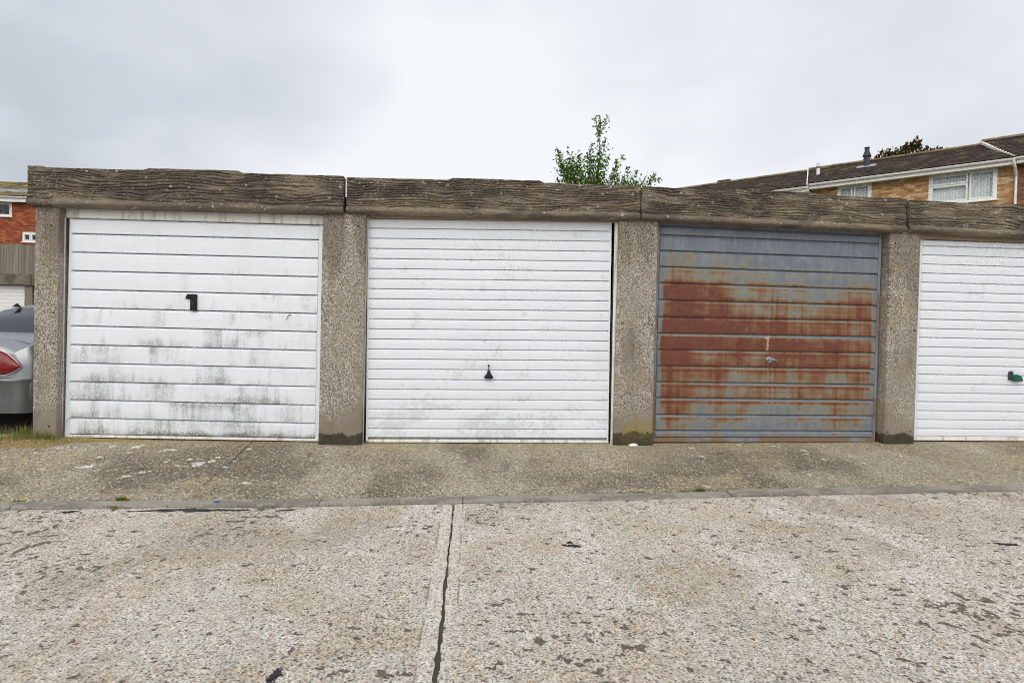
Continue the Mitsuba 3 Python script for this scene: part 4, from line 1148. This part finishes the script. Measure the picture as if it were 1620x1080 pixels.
# ------------------------------------------------------------------ left background: garages, fence, brick house
ident = lambda v: np.asarray(v, float)
for gi, (x0, x1, txt) in enumerate(((-13.95, -11.30, 'far white-doored lock-up garage behind the silver car, its fascia below the fence'), (-11.28, -8.63, 'far lock-up garage of the back row hidden behind the first concrete post'))):
    g = thing('lock_up_garage', txt, 'garage', 'far row of garages beyond the car')
    mb = MB(); mb.box(x0, x1, 10.42, 10.52, 1.985, 2.262); put('lintel', mb, 'lintel_concrete', g)
    mb = MB(); mb.box(x0 + .01, x0 + .2, 10.5, 10.72, -.1, 1.983); put('post', mb, 'post_aggregate', g)
    mb = MB(); mb.box(x1 - .2, x1 - .01, 10.5, 10.72, -.1, 1.983); put('post', mb, 'post_aggregate', g)
    d = f'{g}__door'
    zz = np.linspace(1.98, .02, 22)
    for i in range(21):
        mb = MB(); y = 10.58
        L = [(x0 + .21, y + .02, zz[i]), (x0 + .21, y + .007, zz[i]), (x0 + .21, y, zz[i] - .01), (x0 + .21, y, zz[i + 1] + .008), (x0 + .21, y + .02, zz[i + 1] + .008)]
        R = [(x1 - .21, b, c) for a, b, c in L]
        mb.loft([L, R]); put('panel', mb, 'upvc', d)
    mb = MB(); mb.box(x0 + .2, x1 - .2, 10.61, 10.63, 0, 1.98); put('back_sheet', mb, 'upvc', d)
    mb = MB(); mb.box(x0, x1, 10.525, 15.2, 2.10, 2.20); put('roof', mb, 'roof_sheet', g)
    mb = MB(); mb.box(x0 + .02, x0 + .1, 10.73, 15.1, -.1, 2.09); mb.box(x1 - .1, x1 - .02, 10.73, 15.1, -.1, 2.09); mb.box(x0 + .11, x1 - .11, 15.0, 15.1, -.1, 2.09); put('side_wall', mb, 'wall_concrete', g)

fence = thing('garden_fence', 'weathered vertical board fence above the far garages', 'fence')
x = -20.6; i = 0
while x < -11.0:
    w = .096 + rng.uniform(-.006, .006)
    mb = MB(); top = 3.635 + rng.normal(0, .008)
    mb.box(x, x + w, 15.46 + (i % 2) * .010, 15.476 + (i % 2) * .012, 1.6, top); put('board', mb, 'fence_timber', fence)
    x += w - .004 + .010 * rng.random(); i += 1
for z in (2.1, 2.8, 3.4):
    mb = MB(); mb.box(-20.6, -11.0, 15.492, 15.55, z, z + .08); put('rail', mb, 'fence_timber', fence)

hb = thing('brick_house', 'red brick house with mossy tiled roof beyond the fence', 'house')
yw = 24.5
def LT(v):   # s along +x, o towards the camera
    v = np.asarray(v, float)
    return np.stack([v[:, 0], yw - v[:, 1], v[:, 2]], 1)
redb = [np.array(c) for c in ((.34, .085, .035), (.28, .065, .028), (.40, .12, .05), (.24, .055, .028))]
ops = [(-23.6, -22.19, 6.07, 6.75), (-21.69, -20.9, 4.88, 5.34)]
wall_boxes(hb, -30, -18.6, 1.9, 6.75, ops, LT)
brick_wall(hb, -30, -18.6, 1.95, 6.75, ops, redb, LT, 51)
window(hb, -23.6, -22.19, 6.07, 6.75, [(-23.55, -22.93, 6.12, 6.70), (-22.91, -22.24, 6.12, 6.70)], LT, blinds=False, w=.05)
window(hb, -21.69, -20.9, 4.88, 5.34, [(-21.64, -21.32, 4.93, 5.29), (-21.30, -20.95, 4.93, 5.29)], LT, blinds=False, w=.05)
mb = MB(); mb.box(-30, -18.6, -8.2, -8.0, 1.9, 6.75, None, LT); mb.box(-30, -29.8, -8, -.25, 1.9, 6.75, None, LT); mb.box(-18.8, -18.6, -8, -.25, 1.9, 6.75, None, LT); put('rear_wall', mb, 'mortar', hb)
mb = MB(); mb.box(-30, -18.6, .003, .34, 6.77, 6.79, None, LT); put('soffit', mb, 'upvc_soffit', hb)
mb = MB(); mb.box(-30, -18.6, .342, .365, 6.72, 6.93, None, LT); put('fascia', mb, 'upvc', hb)
gutter(hb, -30, -18.6, .43, 6.96, LT)
mosst = [np.array(c) for c in ((.15, .125, .075), (.19, .15, .07), (.11, .095, .07), (.23, .18, .06))]
tiled_slope(hb, -30, -18.6, .45, 6.99, -.75, 7.42, LT, mosst, 61, tw=.33, gauge=.36, moss=.3)
tiled_slope(hb, -30, -18.6, -.95, 7.55, -3.2, 8.36, LT, mosst, 62, tw=.33, gauge=.36, name='upper_roof', moss=.4)
tiled_slope(hb, -30, -18.6, -8.4, 7.0, -3.2, 8.36, LT, mosst, 63, tw=.33, gauge=.5, name='rear_roof')
mb = MB(); mb.loft([LT(np.array([(s, -.72, z - .02), (s, -.9, z - .02), (s, -.94, z + .17), (s, -.80, z + .17)])) for s, z in ((-30, 7.40), (-18.6, 7.40))]); m = mb.get(); m.fix_normals(); put('flashing', m, 'lead', hb)
gb = MB()
for sx in (-29.95, -18.75):
    gb.loft([LT(np.array([(q, .30, 6.80), (q, -.70, 7.25), (q, -3.2, 8.22), (q, -8.2, 6.92), (q, -8.0, 6.80)])) for q in (sx, sx + .12)])
m = gb.get(); m.fix_normals(); put('gable', m, 'mortar', hb)
ridge_tiles(hb, -30, -18.6, -3.2, 8.40, LT, col=(.22, .18, .07), seed=5)

# ------------------------------------------------------------------ the silver car
car = thing('parked_car', 'silver car parked beside the garages, its red tail light showing', 'car')
CX, CY = -5.00, .46            # centre line and rear end
st = [  # y, half width, z bottom, z shoulder, z deck/bonnet, roof half width, roof z
    (0.00, .68, .26, .68, .76, .50, .765), (0.035, .775, .20, .735, .82, .60, .825), (0.12, .835, .17, .77, .885, .68, .89), (0.35, .868, .17, .80, .915, .72, .918), (0.78, .88, .16, .83, .93, .73, .935),
    (1.15, .885, .16, .85, .94, .66, 1.10), (1.55, .885, .16, .86, .94, .585, 1.235), (1.95, .885, .16, .86, .94, .565, 1.30), (2.5, .885, .16, .86, .93, .56, 1.315), (2.95, .88, .16, .85, .92, .58, 1.24), (3.35, .875, .17, .83, .90, .66, 1.05),
    (3.65, .87, .17, .80, .875, .72, .885), (4.1, .84, .18, .72, .80, .66, .81), (4.35, .78, .2, .64, .73, .6, .74), (4.5, .62, .24, .54, .62, .45, .62)]


def car_ring(r):
    y, w, zb, zs, zd, wr, zr = r
    half = [(0, zb), (w * .86, zb), (w * .97, zb + .10), (w, zb + .26), (w, zs - .08), (w * .985, zs), (w * .93, zd - .012), (w * .90, zd), (wr + .03, zr - .035), (wr * .85, zr), (wr * .45, zr + .012), (0, zr + .016)]
    pts = half + [(-x, z) for x, z in half[-2:0:-1]]
    return [(CX + x, CY + y, z - .02) for x, z in pts]


# finer stations by linear blending
fine = []
for a, b in zip(st[:-1], st[1:]):
    for q in (0, .34, .67):
        fine.append(tuple(np.array(a) * (1 - q) + np.array(b) * q))
fine.append(st[-1])
rings = np.array([car_ring(r) for r in fine]); R, M = rings.shape[:2]
body, gl = [], []
for i in range(R - 1):
    for k in range(M):
        q = (i * M + k, i * M + (k + 1) % M, (i + 1) * M + (k + 1) % M, (i + 1) * M + k)
        tall = fine[i][6] - fine[i][4] > .02 or fine[i + 1][6] - fine[i + 1][4] > .05
        y = (fine[i][0] + fine[i + 1][0]) / 2
        kk = min(k, M - 1 - k)
        side = kk == 7 and tall and 1.0 < y < 3.3
        screen = kk in (8, 9, 10) and ((.80 < y < 1.60) or (2.98 < y < 3.6))
        (gl if side or screen or (kk == 7 and .8 < y < 3.6 and tall) else body).append(q)
V = rings.reshape(-1, 3)
body.append(tuple(range(M))[::-1]); body.append(tuple((R - 1) * M + k for k in range(M)))
def tri(fs):
    o = []
    for q in fs:
        for k in range(1, len(q) - 1): o.append((q[0], q[k], q[k + 1]))
    m = trimesh.Trimesh(V, np.array(o), process=False); m.remove_unreferenced_vertices(); return m
mall = tri(body + gl)
put('body', tri(body), 'car_paint', car, smooth=50)
put('window', tri(gl), 'car_glass', car, smooth=50)


def curve_x(z, side=1):
    return 0


# rear lamps wrap round the corners
for side in (1, -1):
    top = [(.25, .800), (.40, .802), (.50, .790), (.58, .755), (.645, .705), (.685, .665), (.702, .640)]
    bot = [(.25, .562), (.40, .552), (.50, .552), (.58, .562), (.645, .590), (.685, .618), (.702, .632)]
    def pos(x, z, out):
        # across the back, following the turn of the corner
        return (CX + side * x, CY + np.interp(x, [0, .60, .68, .775], [-.004, -.002, .002, .034]) + .10 * max(0, z - .66) - out, z - .02)
    mb = MB(); rings = []
    for (a, b) in zip(top, bot):
        t = a[0]
        rings.append([pos(t, b[1], -.05), pos(t, b[1], .010), pos(t, (a[1] * .3 + b[1] * .7), .022), pos(t, (a[1] * .7 + b[1] * .3), .022), pos(t, a[1], .010), pos(t, a[1], -.05)])
    mb.loft(rings); m = mb.get(); m.fix_normals(); tl = put('tail_light', m, 'lamp_red', car, smooth=40)
    mb = MB(); rings = []
    for t, h in ((.27, .018), (.42, .018), (.50, .014), (.535, .003)):
        rings.append([pos(t, .662 - h, .018), pos(t, .662 - h, .030), pos(t, .662 + h, .030), pos(t, .662 + h, .018)])
    mb.loft(rings); m = mb.get(); m.fix_normals(); put('reversing_lens', m, 'lamp_clear', tl)
    mb = MB(); line = [pos(t, z + .006, .016) for t, z in top] + [pos(.712, .636, .016)] + [pos(t, z - .006, .016) for t, z in bot[::-1]]
    mb.tube(line, .005, 6); put('trim', mb, 'chrome', tl, smooth=40)
# bumper skin with its crease
mb = MB(); rings = []
for xx in np.linspace(-1, 1, 25):
    c = abs(xx); y = -.045 + .36 * max(0, (c - .70) / .30) ** 2.4; w = .888 * xx
    rings.append([(CX + w, CY + y + .10, .20), (CX + w, CY + y + .02, .17), (CX + w, CY + y + .005, .30), (CX + w, CY + y - .01, .455), (CX + w, CY + y - .03, .475), (CX + w, CY + y - .025, .50), (CX + w, CY + y + .10, .525)])
mb.loft(rings); m = mb.get(); m.fix_normals(); put('bumper', m, 'car_paint', car, smooth=35)
mb = MB(); mb.loft([[(CX - .40 - .02 * h, CY + 1.60 + a, 1.225 + .10 * h), (CX - .40 + .02 * h, CY + 1.60 + a, 1.225 + .10 * h), (CX - .34, CY + 1.5 + b, 1.20), (CX - .46, CY + 1.5 + b, 1.20)] for h, a, b in ((.2, -.03, 0), (1, .06, .12), (.3, .2, .3))]); m = mb.get(); m.fix_normals(); m.apply_translation([-(CX - .40), -(CY + 1.55), -1.235]); m.apply_scale(.36); m.apply_translation([CX - .43, CY + 1.45, 1.232]); put('aerial', m, 'black_plastic', car)
for y in (.92, 3.55):
    for side in (1, -1):
        m = trimesh.creation.cylinder(radius=.32, height=.21, sections=32); m.apply_transform(trimesh.transformations.rotation_matrix(math.pi / 2, [0, 1, 0])); m.apply_translation([CX + side * .775, CY + y, .27]); w = put('wheel', m, 'rubber', car, smooth=40)
        m = trimesh.creation.cylinder(radius=.20, height=.012, sections=28); m.apply_transform(trimesh.transformations.rotation_matrix(math.pi / 2, [0, 1, 0])); m.apply_translation([CX + side * .886, CY + y, .27]); put('hubcap', m, 'chrome', w, smooth=40)
